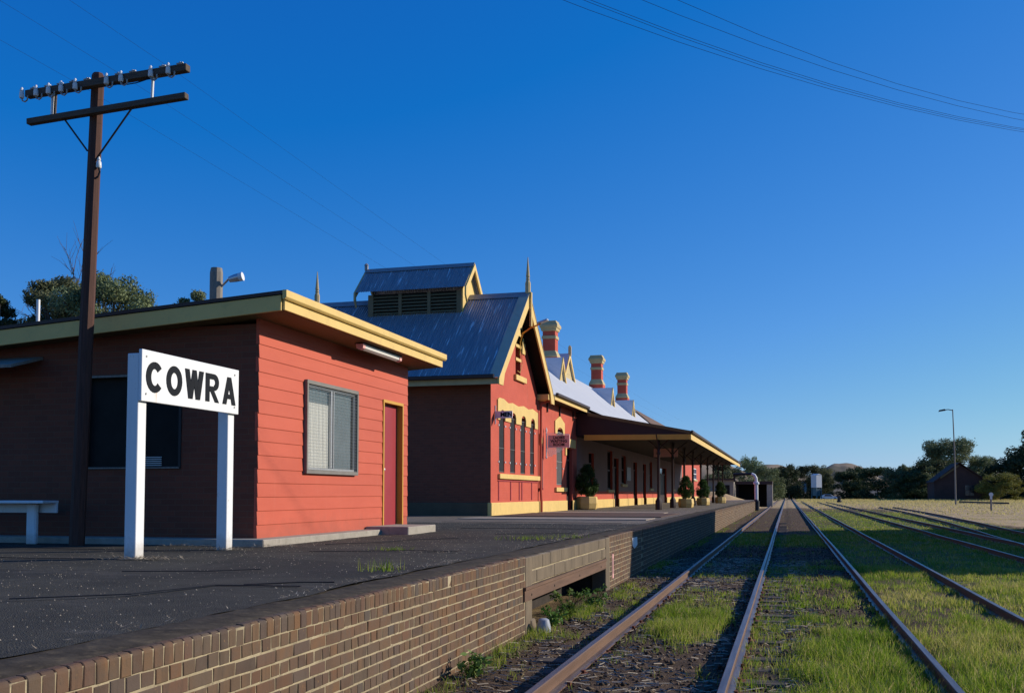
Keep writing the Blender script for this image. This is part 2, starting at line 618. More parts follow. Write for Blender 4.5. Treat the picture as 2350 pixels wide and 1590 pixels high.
n8 = k.noise(k.pos((0.8, 0.8, 1)), 0.6, 6, 0.75)
c = k.mix(k.ramp(n8, [(0.5, (0, 0, 0)), (0.72, (0.55,) * 3)]), c, (0.115, 0.104, 0.085))
n5 = k.noise(k.pos((0.35, 1.6, 1)), 1.1, 5, 0.7)
c = k.mix(k.ramp(n5, [(0.6, (0, 0, 0)), (0.74, (0.5,) * 3)]), c, (0.13, 0.115, 0.10))
# far bays of the platform are paved paler
sy = k.n('ShaderNodeSeparateXYZ')
g = k.n('ShaderNodeNewGeometry')
k.l(g.outputs['Position'], sy.inputs[0])
nb = k.noise(k.pos((0.6, 0.2, 1)), 1.0, 4)
yy = k.math('ADD', sy.outputs['Y'], k.math('MULTIPLY', nb, 3.0))
far = k.ramp(k.math('MULTIPLY', yy, 0.01), [(0.255, (0, 0, 0)), (0.262, (1, 1, 1))])
c = k.mix(far, c, k.ramp(k.noise(k.pos((0.5, 1.5, 1)), 1.2, 6, 0.7), [(0.3, (0.10, 0.080, 0.062)), (0.7, (0.25, 0.21, 0.165))]))
k.color(c)
k.bump(k.math('ADD', k.math('MULTIPLY', v2.outputs['Distance'], 0.6), k.noise(p, 14, 5, 0.7)), 0.9, 0.012)
M['asphalt'] = k.m
M['coping'] = paint('weathered_coping', (0.058, 0.047, 0.034), 0.95, 0.45, 5.0, 1.0, 26, dirt=(0.15, 0.115, 0.07), damt=0.75, spec=0.15)
M['pavebrown'] = paint('brown_paving', (0.105, 0.062, 0.045), 0.9, 0.2, 3, 0.4, 50)
M['palestrip'] = paint('pale_concrete_strip', (0.33, 0.27, 0.21), 0.9, 0.15, 3, 0.3, 50)

# galvanised roofs: streaks run down the slope
def roofmat(name, stretch, base, lo, metal, streak):
    k = NT(name, 0.5, metal, 0.4)
    p = k.pos(stretch)
    n1 = k.noise(p, 1.0, 5, 0.7)
    c = k.ramp(n1, [(0.3, lo), (0.7, base)])
    n2 = k.noise(k.pos((stretch[0] * 2.2, stretch[1] * 1.4, stretch[2] * 1.4)), 1.0, 3, 0.55)
    c = k.mix(k.ramp(n2, [(0.615, (0, 0, 0)), (0.65, (streak,) * 3)]), c, (0.80, 0.80, 0.78))
    k.color(c)
    return k.m


M['roofside'] = roofmat('galvanised_iron_side', (9, 0.55, 0.55), (0.36, 0.35, 0.36), (0.23, 0.23, 0.245), 0.35, 0.9)
M['roofmain'] = roofmat('galvanised_iron_main', (0.5, 7, 0.5), (0.74, 0.74, 0.73), (0.60, 0.61, 0.61), 0.1, 0.2)
M['roofcap'] = paint('ridge_capping', (0.30, 0.30, 0.30), 0.55, 0.12, 3, 0.05, metal=0.3)

# rails
k = NT('rail_steel', 0.55, 0.35, 0.4)
p = k.pos((8, 0.7, 8))
c = k.ramp(k.noise(p, 1.5, 5, 0.7), [(0.3, (0.10, 0.052, 0.032)), (0.7, (0.17, 0.092, 0.056))])
g = k.n('ShaderNodeNewGeometry')
sz = k.n('ShaderNodeSeparateXYZ')
k.l(g.outputs['Normal'], sz.inputs[0])
top = k.ramp(sz.outputs['Z'], [(0.8, (0, 0, 0)), (0.95, (1, 1, 1))])
c = k.mix(top, c, k.ramp(k.noise(k.pos((20, 1.2, 1)), 1.0, 4), [(0.35, (0.15, 0.095, 0.072)), (0.65, (0.25, 0.19, 0.16))]))
k.color(c)
k.l(k.ramp(sz.outputs['Z'], [(0.8, (0.7,) * 3), (0.95, (0.38,) * 3)]), k.b.inputs['Roughness'])
k.l(k.ramp(sz.outputs['Z'], [(0.8, (0.1,) * 3), (0.95, (0.55,) * 3)]), k.b.inputs['Metallic'])
k.bump(k.noise(k.pos(), 90, 3), 0.2, 0.002)
M['rail'] = k.m
M['rust'] = paint('bright_rust', (0.20, 0.070, 0.035), 0.85, 0.25, 12, 0.4, 80)
M['sleeper'] = paint('sleeper_timber', (0.095, 0.075, 0.060), 0.95, 0.35, 3, 0.8, 30, dirt=(0.03, 0.025, 0.022), damt=0.7, stretch=(1.2, 14, 14))

# ground
k = NT('yard_ground', 0.95, 0, 0.15)
z = k.attr('zone').outputs['Color']
sp = k.n('ShaderNodeSeparateColor')
k.l(z, sp.inputs[0])
p = k.pos()
n1 = k.noise(p, 2.2, 6, 0.7)
dirt = k.ramp(n1, [(0.25, (0.055, 0.035, 0.021)), (0.55, (0.115, 0.074, 0.044)), (0.8, (0.19, 0.128, 0.078))])
n2 = k.noise(k.pos((3.0, 9.0, 3)), 2.6, 6, 0.75)
dirt = k.mix(k.ramp(n2, [(0.60, (0, 0, 0)), (0.68, (0.75,) * 3)]), dirt, (0.22, 0.175, 0.12))
n3 = k.noise(p, 38, 3, 0.7)
dirt = k.mix(k.ramp(n3, [(0.62, (0, 0, 0)), (0.70, (0.6,) * 3)]), dirt, (0.26, 0.235, 0.20))
n6 = k.noise(p, 7.5, 5, 0.75)
grass = k.ramp(n6, [(0.28, (0.05, 0.062, 0.016)), (0.5, (0.13, 0.155, 0.032)), (0.68, (0.24, 0.23, 0.06)), (0.82, (0.36, 0.30, 0.12))])
n7 = k.noise(k.pos((0.5, 0.16, 1)), 1.6, 6, 0.7)
straw = k.ramp(n7, [(0.28, (0.30, 0.205, 0.10)), (0.5, (0.50, 0.355, 0.185)), (0.75, (0.60, 0.45, 0.25))])
gm = k.math('ADD', sp.outputs[0], k.math('MULTIPLY', k.math('SUBTRACT', n6, 0.5), 0.9))
gm = k.ramp(gm, [(0.30, (0, 0, 0)), (0.62, (1, 1, 1))])
c = k.mix(gm, dirt, grass)
sm = k.math('ADD', sp.outputs[1], k.math('MULTIPLY', k.math('SUBTRACT', n7, 0.5), 0.9))
sm = k.ramp(sm, [(0.38, (0, 0, 0)), (0.66, (1, 1, 1))])
c = k.mix(sm, c, straw)
k.color(c)
k.bump(k.math('ADD', n3, n6), 0.9, 0.03)
M['ground'] = k.m

k = NT('grass_blades', 0.75, 0, 0.2)
t = k.attr('tint').outputs['Fac']
c = k.ramp(t, [(0.0, (0.045, 0.095, 0.010)), (0.3, (0.135, 0.245, 0.018)), (0.52, (0.26, 0.34, 0.032)), (0.75, (0.43, 0.40, 0.10)), (1.0, (0.60, 0.48, 0.24))])
k.color(c)
tr = k.n('ShaderNodeBsdfTranslucent')
k.l(c, tr.inputs['Color'])
mx = k.n('ShaderNodeMixShader')
mx.inputs[0].default_value = 0.5
k.l(k.b.outputs[0], mx.inputs[1])
k.l(tr.outputs[0], mx.inputs[2])
k.l(mx.outputs[0], k.o.inputs[0])
M['grass'] = k.m

def litter(name, lo, hi):
    k = NT(name, 0.9, 0, 0.15)
    k.color(k.ramp(k.attr('tint').outputs['Fac'], [(0, lo), (1, hi)]))
    return k.m


M['straw'] = litter('straw_litter', (0.16, 0.115, 0.065), (0.52, 0.44, 0.32))
M['stones'] = litter('ballast_stones', (0.045, 0.030, 0.019), (0.27, 0.20, 0.13))


def leafmat(name, dark, mid, light):
    k = NT(name, 0.7, 0, 0.25)
    t = k.attr('tint').outputs['Fac']
    c = k.ramp(t, [(0.0, dark), (0.5, mid), (1.0, light)])
    r = k.n('ShaderNodeObjectInfo').outputs['Random']
    h = k.n('ShaderNodeHueSaturation')
    k.l(c, h.inputs['Color'])
    k.l(k.math('ADD', k.math('MULTIPLY', r, 0.5), 0.75), h.inputs['Value'])
    k.l(k.math('ADD', k.math('MULTIPLY', r, 0.05), 0.475), h.inputs['Hue'])
    k.color(h.outputs[0])
    tr = k.n('ShaderNodeBsdfTranslucent')
    k.l(h.outputs[0], tr.inputs['Color'])
    mx = k.n('ShaderNodeMixShader')
    mx.inputs[0].default_value = 0.25
    k.l(k.b.outputs[0], mx.inputs[1])
    k.l(tr.outputs[0], mx.inputs[2])
    k.l(mx.outputs[0], k.o.inputs[0])
    return k.m


M['leafgum'] = leafmat('gum_leaves', (0.060, 0.080, 0.035), (0.16, 0.185, 0.08), (0.29, 0.32, 0.15))
M['leafdark'] = leafmat('dark_leaves', (0.018, 0.028, 0.012), (0.044, 0.062, 0.024), (0.085, 0.11, 0.042))
M['leafyellow'] = leafmat('yellow_green_leaves', (0.07, 0.09, 0.015), (0.20, 0.21, 0.035), (0.36, 0.35, 0.07))
M['leafshrub'] = leafmat('box_leaves', (0.018, 0.045, 0.010), (0.050, 0.115, 0.022), (0.11, 0.21, 0.04))
M['leafweed'] = leafmat('weed_leaves', (0.05, 0.11, 0.02), (0.11, 0.21, 0.035), (0.20, 0.32, 0.07))
k = NT('dry_hill', 0.95)
p = k.pos((1, 1, 1))
c = k.ramp(k.noise(p, 0.02, 6, 0.7), [(0.3, (0.17, 0.125, 0.085)), (0.6, (0.27, 0.205, 0.135))])
c = k.mix(k.ramp(k.noise(p, 0.012, 5, 0.6), [(0.52, (0, 0, 0)), (0.6, (0.75,) * 3)]), c, (0.07, 0.07, 0.045))
k.color(c)
M['hill'] = k.m

# clear glass for the shed window
k = NT('window_glass', 0.03)
k.color((0.9, 0.95, 0.95))
tb = k.n('ShaderNodeBsdfTransparent')
gl = k.n('ShaderNodeBsdfGlossy')
gl.inputs['Roughness'].default_value = 0.04
fr = k.n('ShaderNodeFresnel')
fr.inputs['IOR'].default_value = 1.6
mx = k.n('ShaderNodeMixShader')
k.l(fr.outputs[0], mx.inputs[0])
k.l(tb.outputs[0], mx.inputs[1])
k.l(gl.outputs[0], mx.inputs[2])
k.l(mx.outputs[0], k.o.inputs[0])
M['glass'] = k.m

ZP = 0.79        # platform level (rail head = 0)
XE = -3.05       # platform face
ZG = -0.17       # ground

# ------------------------------------------------------------------ ground
def grass_density(x, y):
    n1 = fbm(x * 0.9, y * 0.55, 3)
    n2 = fbm(x * 2.3, y * 1.3, 9)
    pat = np.clip((n1 - 0.42) * 5, 0, 1)
    pat2 = np.clip((n2 - 0.50) * 6, 0, 1)
    d = np.zeros_like(x)
    # beside the platform wall
    a = x < -2.05
    d = np.where(a, 0.10 * pat2 + np.where(x < -2.7, 0.45 * pat, 0) + np.where((y > 11.5) & (y < 18), 0.30 * pat2, 0), d)
    # inside the nearest track
    a = (x >= -2.05) & (x < -0.5)
    dd = 0.12 * pat2
    edge = np.clip((y - 11.6 + (n1 - 0.5) * 2) * 2, 0, 1) * np.clip((17.2 - y + (n2 - 0.5) * 3) * 0.8, 0, 1)
    dd = dd + edge * 0.9 * np.clip((-0.72 - x) * 5, 0, 1) * np.clip((x + 1.8) * 4, 0, 1) * (0.35 + 0.65 * pat)
    dd = dd + np.where((y > 33) & (y < 43), 0.75, 0) + np.where((y > 20) & (y < 33), 0.25 * pat, 0)
    d = np.where(a, dd, d)
    # between the first two tracks
    a = (x >= -0.5) & (x < 1.29)
    near = np.clip((12.4 + (n1 - 0.5) * 2.5 - y) * 1.5, 0, 1)
    dd = near * np.clip((x + 0.02 + (n2 - 0.5) * 0.6) * 5, 0, 1) * (0.75 + 0.25 * pat)
    dd = np.maximum(dd, np.where(y < 21, (0.16 + 0.70 * pat2 * np.clip((x + 0.35) * 1.6, 0.2, 1)), 0))
    dd = np.where(y >= 21, 0.3 * pat + np.where((y > 33) & (y < 42), 0.5, 0) - np.where(y > 46, 0.25, 0), dd)
    d = np.where(a, dd, d)
    a = (x >= 1.29) & (x < 2.8)
    d = np.where(a, 0.38 + 0.45 * pat + np.where(y < 12.5, 0.25, 0) - 0.25 * (1 - pat2) * (y > 10.5) * (y < 18), d)
    a = (x >= 2.8)
    d = np.where(a, 0.50 + 0.5 * pat - np.clip((x - 8.5) / 4, 0, 0.6) * (y > 50), d)
    d = np.where((y > 95) & (x > 1), d - 0.5, d)
    return np.clip(d, 0, 1)


def straw_amount(x, y):
    n1 = fbm(x * 0.6, y * 0.4, 21)
    s = np.clip((x - 8.0 - np.clip((70 - y) * 0.10, 0, 6)) / 3.5, 0, 1) * (y > 42)
    s = np.maximum(s, np.clip((y - 100) / 35, 0, 1))
    s = np.maximum(s, np.where((x > 1) & (y > 11), 0.25 * (n1 > 0.5), 0))
    s = np.where(x < -3.1, np.maximum(s, 0.5), s)
    return np.clip(s, 0, 1)


def ground_z(x, y):
    z = ZG + (fbm(x * 1.7, y * 1.7, 31) - 0.5) * 0.05 * (np.abs(x) < 12) * (y < 60)
    bed = np.clip((x + 1.90) * 9, 0, 1) * np.clip((-0.56 - x) * 9, 0, 1) + np.clip((x - 1.34) * 9, 0, 1) * np.clip((2.75 - x) * 9, 0, 1)
    z = z + bed * 0.045 + np.clip((x + 0.1) * 4, 0, 1) * np.clip((1.2 - x) * 6, 0, 1) * 0.04
    z = z + np.clip((-2.2 - x) * 4, 0, 1) * 0.02 + np.clip((x - 3.1) * 3, 0, 1) * 0.03
    return np.where(x < XE - 0.2, ZG - 0.04, z)


def axis(parts):
    out = []
    for a, b, s in parts:
        out += list(np.arange(a, b, s))
    return np.array(out)


gx = np.concatenate([[-4000, -1500, -600, -250, -120, -60, -30, -14, -7], axis([(-3.4, 3.4, 0.1), (3.4, 9, 0.3), (9, 24, 1.2)]), [26, 32, 40, 52, 70, 110, 200, 450, 1200, 4000]])
gy = np.concatenate([[-800, -200, -50, -12, -4, 0, 2], axis([(3.6, 14, 0.1), (14, 24, 0.2), (24, 48, 0.6), (48, 100, 2.0), (100, 200, 6)]), [215, 240, 280, 340, 430, 600, 900, 1500, 3000, 7000]])
GX, GY = np.meshgrid(gx, gy)
GZ = ground_z(GX, GY)
nx, ny = len(gx), len(gy)
me = bpy.data.meshes.new('ground')
idx = np.arange(nx * ny).reshape(ny, nx)
quads = np.stack([idx[:-1, :-1], idx[:-1, 1:], idx[1:, 1:], idx[1:, :-1]], -1).reshape(-1, 4)


def fast_mesh(name, verts, faces, tint=None):
    me = bpy.data.meshes.new(name)
    n, kf = faces.shape
    me.vertices.add(len(verts))
    me.vertices.foreach_set('co', verts.astype(np.float32).ravel())
    me.loops.add(n * kf)
    me.loops.foreach_set('vertex_index', faces.astype(np.int32).ravel())
    me.polygons.add(n)
    me.polygons.foreach_set('loop_start', np.arange(0, n * kf, kf, dtype=np.int32))
    if tint is not None:
        a = me.attributes.new('tint', 'FLOAT', 'FACE')
        a.data.foreach_set('value', tint.astype(np.float32))
    me.update(calc_edges=True)
    me.validate()
    return me


gv = np.stack([GX, GY, GZ], -1).reshape(-1, 3)
me = fast_mesh('ground', gv, quads)
zc = np.zeros((nx * ny, 4), np.float32)
gd = grass_density(GX.ravel(), GY.ravel())
zc[:, 0] = np.where(GX.ravel() < XE, 0.3, gd)
zc[:, 1] = straw_amount(GX.ravel(), GY.ravel())
zc[:, 3] = 1
ca = me.color_attributes.new('zone', 'FLOAT_COLOR', 'POINT')
ca.data.foreach_set('color', zc.ravel())
me.polygons.foreach_set('use_smooth', [True] * len(me.polygons))
me.materials.append(M['ground'])
go = bpy.data.objects.new('ground', me)
COL.objects.link(go)
struct(go)

# far hills: real landforms well beyond the yard
def hill(name, cx_, cy_, rx, ry, h, seed):
    n = 48
    a = np.linspace(-1, 1, n)
    X, Y = np.meshgrid(a, a)
    rr = np.sqrt(X ** 2 + Y ** 2)
    Z = h * np.clip(np.cos(np.clip(rr, 0, 1) * math.pi) * 0.5 + 0.5, 0, 1) + (fbm(X * 4, Y * 4, seed) - 0.5) * h * 0.25 * (rr < 0.95) - 1.0
    v_ = np.stack([cx_ + X * rx, cy_ + Y * ry, Z], -1).reshape(-1, 3)
    ii = np.arange(n * n).reshape(n, n)
    f_ = np.stack([ii[:-1, :-1], ii[:-1, 1:], ii[1:, 1:], ii[1:, :-1]], -1).reshape(-1, 4)
    me = fast_mesh(name, v_, f_)
    me.polygons.foreach_set('use_smooth', [True] * len(me.polygons))
    me.materials.append(M['hill'])
    o = bpy.data.objects.new(name, me)
    COL.objects.link(o)
    return struct(o)


hill('hill', 75, 1500, 95, 300, 46, 1)
hill('hill', -120, 1450, 150, 330, 52, 2)
hill('hill', 160, 1700, 170, 330, 34, 3)
hill('hill', -30, 1750, 150, 330, 52, 4)

# ------------------------------------------------------------------ platform
mb = MB()
for x0, x1, y0, y1, z0, z1 in ((-22, -3.3, 1.2, 11.9, -0.5, 0.775), (-22, -3.3, 17.28, 118, -0.5, 0.775),
                               (-22, -5.4, 11.9, 17.28, -0.5, 0.775), (-5.4, -3.3, 11.9, 17.28, 0.42, 0.775), (-5.4, -3.75, 11.9, 17.28, -0.5, 0.42)):
    mb.box(x0, x1, y0, y1, z0, z1)
struct(obj('platform_core', mb, M['rubble']))
# asphalt top sheet with a ragged front edge and slight humps
xs = np.concatenate([np.linspace(-22, -9, 14), np.linspace(-8.6, -3.42, 44)])
ys = np.concatenate([np.arange(1.2, 16, 0.14), np.arange(16, 34, 0.4), np.arange(34, 119, 2.0)])
AX, AY = np.meshgrid(xs, ys)
edge = (fbm(AY * 2.2, AY * 0.3, 55) - 0.5) * 0.16
w_ = np.clip((AX + 4.2) / 0.78, 0, 1)
AXX = AX + w_ * edge
AZ_ = 0.802 + (fbm(AX * 0.8, AY * 0.8, 61) - 0.5) * 0.030 * np.clip((26 - AY) / 6, 0.1, 1) + (fbm(AX * 5, AY * 5, 62) - 0.5) * 0.008
AZ_ = np.where(AX < -6.7, np.minimum(AZ_, 0.802), AZ_)
ii = np.arange(AX.size).reshape(AX.shape)
f_ = np.stack([ii[:-1, :-1], ii[:-1, 1:], ii[1:, 1:], ii[1:, :-1]], -1).reshape(-1, 4)
me = fast_mesh('platform_surface', np.stack([AXX, AY, AZ_], -1).reshape(-1, 3), f_)
me.polygons.foreach_set('use_smooth', [True] * len(me.polygons))
me.materials.append(M['asphalt'])
o = bpy.data.objects.new('platform_surface', me)
COL.objects.link(o)
struct(o)
# paved bays near the station building
mb = MB()
mb.box(-9.2, -3.75, 31.0, 36.5, 0.80, 0.826)
struct(obj('pavement', mb, M['pavebrown']))
mb = MB()
mb.box(-9.2, -3.75, 27.6, 29.6, 0.80, 0.824)
mb.box(-9.2, -4.4, 37.2, 38.6, 0.80, 0.824)
struct(obj('pavement', mb, M['palestrip']))
# sawn joints in the asphalt
def crack(pts, w=0.012):
    m = MB()
    for a, b in zip(pts[:-1], pts[1:]):
        m.beam((a[0], a[1], 0.8165), (b[0], b[1], 0.8165), w, 0.006)
    return m


pw = thing('platform_wall', (XE, 3.0, ZG), 'long brown brick platform face with rowlock coping and a low opening', 'wall')
zones = [(3.0, 11.72), (17.66, 21.86), (21.93, 41.95), (42.05, 102.0)]
mb = MB()
for a, b in zones:
    mb.box(XE - 0.26, XE - 0.0045, a, b, -0.34, 0.772)
obj('mortar_bed', mb, M['mortar'], pw)
# camera maths only to choose which bricks show largest
_pit, _yaw = R(2.917), R(15.348)
_fw = np.array([-math.sin(_yaw) * math.cos(_pit), math.cos(_yaw) * math.cos(_pit), math.sin(_pit)])
_rt = np.array([math.cos(_yaw), math.sin(_yaw), 0])
_up = np.cross(_rt, _fw)


def inview(p):
    d = np.array(p) - np.array([0, 0, 1.543])
    zz = d @ _fw
    if zz <= 0:
        return False
    u = 1175 + 2296 * (d @ _rt) / zz
    v = 1015 - 2296 * (d @ _up) / zz
    return -20 < u < 2370 and -20 < v < 1600


bricks = []      # (rank, kind, y, z)
RH = 0.0862
for a, b in zones:
    y = a
    while y < b - 0.05:
        bricks.append(('rowlock', y + 0.038, 0.732))
        y += 0.0865
    for r in range(11):
        zc_ = 0.672 - 0.005 - 0.037 - r * RH
        if zc_ < -0.30:
            break
        if r % 2 == 0:
            pit, ln, kind = 0.1165, 0.1085, 'header'
        else:
            pit, ln, kind = 0.233, 0.225, 'stretcher'
        y = a + (0.0 if r % 2 == 0 else 0.056)
        while y + ln < b + 0.01:
            bricks.append((kind, y + ln / 2, zc_))
            y += pit
ln_ = {'rowlock': 0.082, 'header': 0.1085, 'stretcher': 0.225}
ht_ = {'rowlock': 0.112, 'header': 0.0735, 'stretcher': 0.0735}
ranked = []
for bk in bricks:
    d = math.sqrt(XE ** 2 + bk[1] ** 2 + (bk[2] - 1.543) ** 2)
    s = ln_[bk[0]] * ht_[bk[0]] / d ** 3
    ranked.append((s if inview((XE, bk[1], bk[2])) else -1, bk))
ranked.sort(key=lambda q: -q[0])
chosen = [b for s, b in ranked[:300] if s > 0]
rest = [b for s, b in ranked[300:]]


def brick_mesh(kind, seed):
    rr = random.Random(seed)
    L, Hh = ln_[kind], ht_[kind]
    m = MB()
    dpt = 0.06
    j = lambda s: rr.uniform(-s, s)
    m.hexa([(-dpt, -L / 2 + j(.002), -Hh / 2 + j(.0015)), (j(.002), -L / 2 + j(.003), -Hh / 2 + j(.002)), (j(.002), L / 2 + j(.003), -Hh / 2 + j(.002)), (-dpt, L / 2, -Hh / 2),
            (-dpt, -L / 2, Hh / 2), (j(.002), -L / 2 + j(.003), Hh / 2 + j(.002)), (j(.002), L / 2 + j(.003), Hh / 2 + j(.002)), (-dpt, L / 2, Hh / 2)])
    me = bpy.data.meshes.new('brick')
    me.from_pydata(m.v, [], m.f)
    bm = bmesh.new()
    bm.from_mesh(me)
    es = [e for e in bm.edges if all(v.co.x > -0.03 for v in e.verts)]
    if kind == 'rowlock':
        top = [e for e in es if all(v.co.z > 0 for v in e.verts)]
        bmesh.ops.bevel(bm, geom=top, offset=0.024, segments=3, affect='EDGES', profile=0.5)
        es = [e for e in bm.edges if e.is_valid and all(v.co.x > -0.03 for v in e.verts) and e.calc_face_angle(0) > 0.9]
    bmesh.ops.bevel(bm, geom=es, offset=0.0045, segments=1, affect='EDGES', profile=0.6)
    bm.to_mesh(me)
    bm.free()
    me.materials.append(M['brick1'])
    return me


BM = {kk: [brick_mesh(kk, i * 7 + len(kk)) for i in range(4)] for kk in ln_}
for kd, y, z in chosen:
    inst('brick', random.choice(BM[kd]), pw, (XE + random.gauss(0, 0.0013), y, z + random.gauss(0, 0.0012) - (abs(random.gauss(0, 0.003)) if kd == 'rowlock' else 0)),
         (random.gauss(0, 0.006), 0, random.gauss(0, 0.008)))
mb = MB()
for kd, y, z in rest:
    L, Hh = ln_[kd], ht_[kd]
    x = XE + random.gauss(0, 0.0013)
    t = random.random()
    dz = random.gauss(0, .001)
    if kd == 'rowlock':
        zt = z + Hh / 2 - abs(random.gauss(0, 0.003))
        mb.add([(x, y - L / 2, z - Hh / 2), (x, y + L / 2, z - Hh / 2), (x, y + L / 2, zt - 0.02), (x, y - L / 2, zt - 0.02),
                (x - 0.02, y + L / 2, zt), (x - 0.02, y - L / 2, zt), (x - 0.1, y + L / 2, zt), (x - 0.1, y - L / 2, zt),
                (x - 0.02, y - L / 2, z - Hh / 2), (x - 0.02, y + L / 2, z - Hh / 2)],
               [(0, 1, 2, 3), (3, 2, 4, 5), (5, 4, 6, 7), (0, 3, 5, 8), (1, 9, 4, 2)], t)
    else:
        y0, y1, z0, z1 = y - L / 2, y + L / 2, z - Hh / 2 + dz, z + Hh / 2 + dz
        mb.add([(x, y0, z0), (x, y1, z0), (x, y1, z1), (x, y0, z1), (x - .02, y0, z0), (x - .02, y1, z0), (x - .02, y1, z1), (x - .02, y0, z1)],
               [(0, 1, 2, 3), (3, 2, 6, 7), (0, 4, 5, 1), (0, 3, 7, 4), (1, 5, 6, 2)], t)
bo = stuff(obj('brick_courses', mb, M['brickN'], pw, tint=True))
# dark weathered coping strip behind the rowlock
n = 130
mb = MB()
yy_ = np.concatenate([np.linspace(3.0, 22, n), np.linspace(22.4, 102, 40)])
prof = [(-3.62, 0.772), (-3.40, 0.797), (-3.16, 0.784), (-3.115, 0.770)]
cv = []
for y in yy_:
    for px_, pz_ in prof:
        cv.append((px_ + (random.uniform(-.012, .012) if px_ > -3.3 else 0), y, pz_ + random.uniform(-.004, .005)))
cf = []
for i in range(len(yy_) - 1):
    for q in range(3):
        cf.append((i * 4 + q, i * 4 + q + 1, (i + 1) * 4 + q + 1, (i + 1) * 4 + q))
mb.add(cv, cf)
obj('coping', mb, M['coping'], pw, smooth=True)
# rendered piers and lintel over the opening
for a, b in ((11.72, 12.05), (17.26, 17.66)):
    m = MB()
    m.box(XE - 0.25, XE + 0.003, a + 0.006, b - 0.004, -0.34, 0.77)
    obj('pier', m, M['render'], pw, bevel=0.012)
m = MB()
m.box(XE - 0.25, XE - 0.012, 12.04, 17.27, 0.425, 0.765)
obj('lintel_bed', m, M['mortar'], pw)
for z0, z1, yl in ((0.602, 0.772, [12.05, 12.62, 13.05, 13.75, 14.6, 14.95, 15.9, 16.6, 17.26]), (0.43, 0.594, [12.05, 12.3, 13.3, 13.95, 14.4, 15.2, 15.75, 16.9, 17.26])):
    for a, b in zip(yl[:-1], yl[1:]):
        m = MB()
        m.box(XE - 0.24, XE + random.uniform(-.004, .004), a + 0.003, b - 0.003, z0 + random.uniform(0, .004), z1 - random.uniform(0, .01))
        obj('lintel_block', m, M['render'], pw, bevel=0.01)
m = MB()
m.prism([(XE - 0.30, -0.34), (XE + 0.03, -0.34), (XE + 0.05, -0.20), (XE + 0.015, 0.0), (XE - 0.30, 0.02)], 'y', 11.95, 12.16)
obj('pier_footing', m, M['render'], pw, bevel=0.015)
m = MB()       # old rail used as a lintel
pr = [(XE - 0.10, 0.25), (XE + 0.02, 0.25), (XE + 0.02, 0.375), (XE + 0.035, 0.385), (XE + 0.035, 0.42), (XE - 0.10, 0.42)]
m.prism(pr, 'y', 11.62, 17.20)
obj('lintel_beam', m, M['rail'], pw)
m = MB()
for y in (11.95, 13.2, 14.9, 16.7):
    m.tube([(XE - 0.02, y, 0.31), (XE + 0.024, y, 0.31)], 0.016, 8)
obj('bolt_hole', m, M['interior'], pw)
m = MB()
m.box(XE - 0.02, XE + 0.006, 17.93, 17.965, 0.02, 0.45)
m.box(XE - 0.02, XE + 0.006, 18.01, 18.045, 0.02, 0.45)
m.box(XE - 0.02, XE + 0.006, 17.965, 18.01, 0.38, 0.45)
m.box(XE - 0.02, XE + 0.006, 17.965, 18.01, 0.02, 0.10)
obj('slot_frame', m, M['signpink'], pw)
m = MB()
m.box(XE - 0.02, XE + 0.002, 17.965, 18.01, 0.10, 0.38)
obj('slot', m, M['interior'], pw)
m = MB()
m.add([(XE + 0.012, 20.3, 0.645), (XE + 0.012, 20.98, 0.64), (XE + 0.012, 21.02, 0.47), (XE + 0.012, 20.6, 0.415), (XE + 0.012, 20.36, 0.47),
       (XE + 0.006, 20.3, 0.645), (XE + 0.006, 20.98, 0.64), (XE + 0.006, 21.02, 0.47), (XE + 0.006, 20.6, 0.415), (XE + 0.006, 20.36, 0.47)],
      [(4, 3, 2, 1, 0), (5, 6, 7, 8, 9), (0, 1, 6, 5), (1, 2, 7, 6), (2, 3, 8, 7), (3, 4, 9, 8), (4, 0, 5, 9)])
tag(obj('notice', m, M['paper']), 'small torn white notice stuck to the platform face beyond the opening', 'notice')
m = MB()
m.lathe([(0.095, 0), (0.085, 0.12), (0.065, 0.2), (0.04, 0.215)], (XE + 0.17, 11.95, ZG - 0.02), 12)
tag(obj('concrete_stub', m, M['greyplastic'], smooth=True), 'pale grey conical stub on the ground at the foot of the brick pier', 'stub')
# cracks / sawn joints are laid in the sheet as narrow tar strips
for i, pts in enumerate([[(-12.5, 9.55), (-10.2, 9.62), (-8.3, 9.5), (-7.4, 9.62)], [(-12.5, 11.25), (-10, 11.3), (-8, 11.15), (-7.3, 11.2)],
                         [(-6.0, 8.1), (-5.2, 8.4), (-4.9, 8.7)], [(-4.2, 7.2), (-3.9, 7.5), (-3.6, 7.6)], [(-6.6, 20.0), (-5.4, 20.5), (-3.9, 20.2)],
                         [(-8.6, 24.5), (-6.0, 24.7), (-3.9, 24.4)], [(-5.8, 11.5), (-4.6, 12.1), (-4.0, 12.0)], [(-6.4, 13.2), (-5.9, 13.9), (-5.7, 14.9), (-5.2, 15.6)], [(-5.1, 17.4), (-4.4, 17.6), (-3.8, 18.3)], [(-5.2, 5.8), (-4.6, 6.3), (-4.4, 7.1), (-3.7, 7.2)]]):
    struct(obj('pavement_joint', crack(pts, 0.02 if i < 2 else 0.03), M['black']))

# ------------------------------------------------------------------ tracks
RP = [(-0.065, -0.15), (0.065, -0.15), (0.065, -0.138), (0.010, -0.122), (0.008, -0.045), (0.035, -0.034), (0.035, -0.008), (0.028, 0.0), (-0.028, 0.0), (-0.035, -0.008), (-0.035, -0.034), (-0.008, -0.045), (-0.010, -0.122), (-0.065, -0.138)]


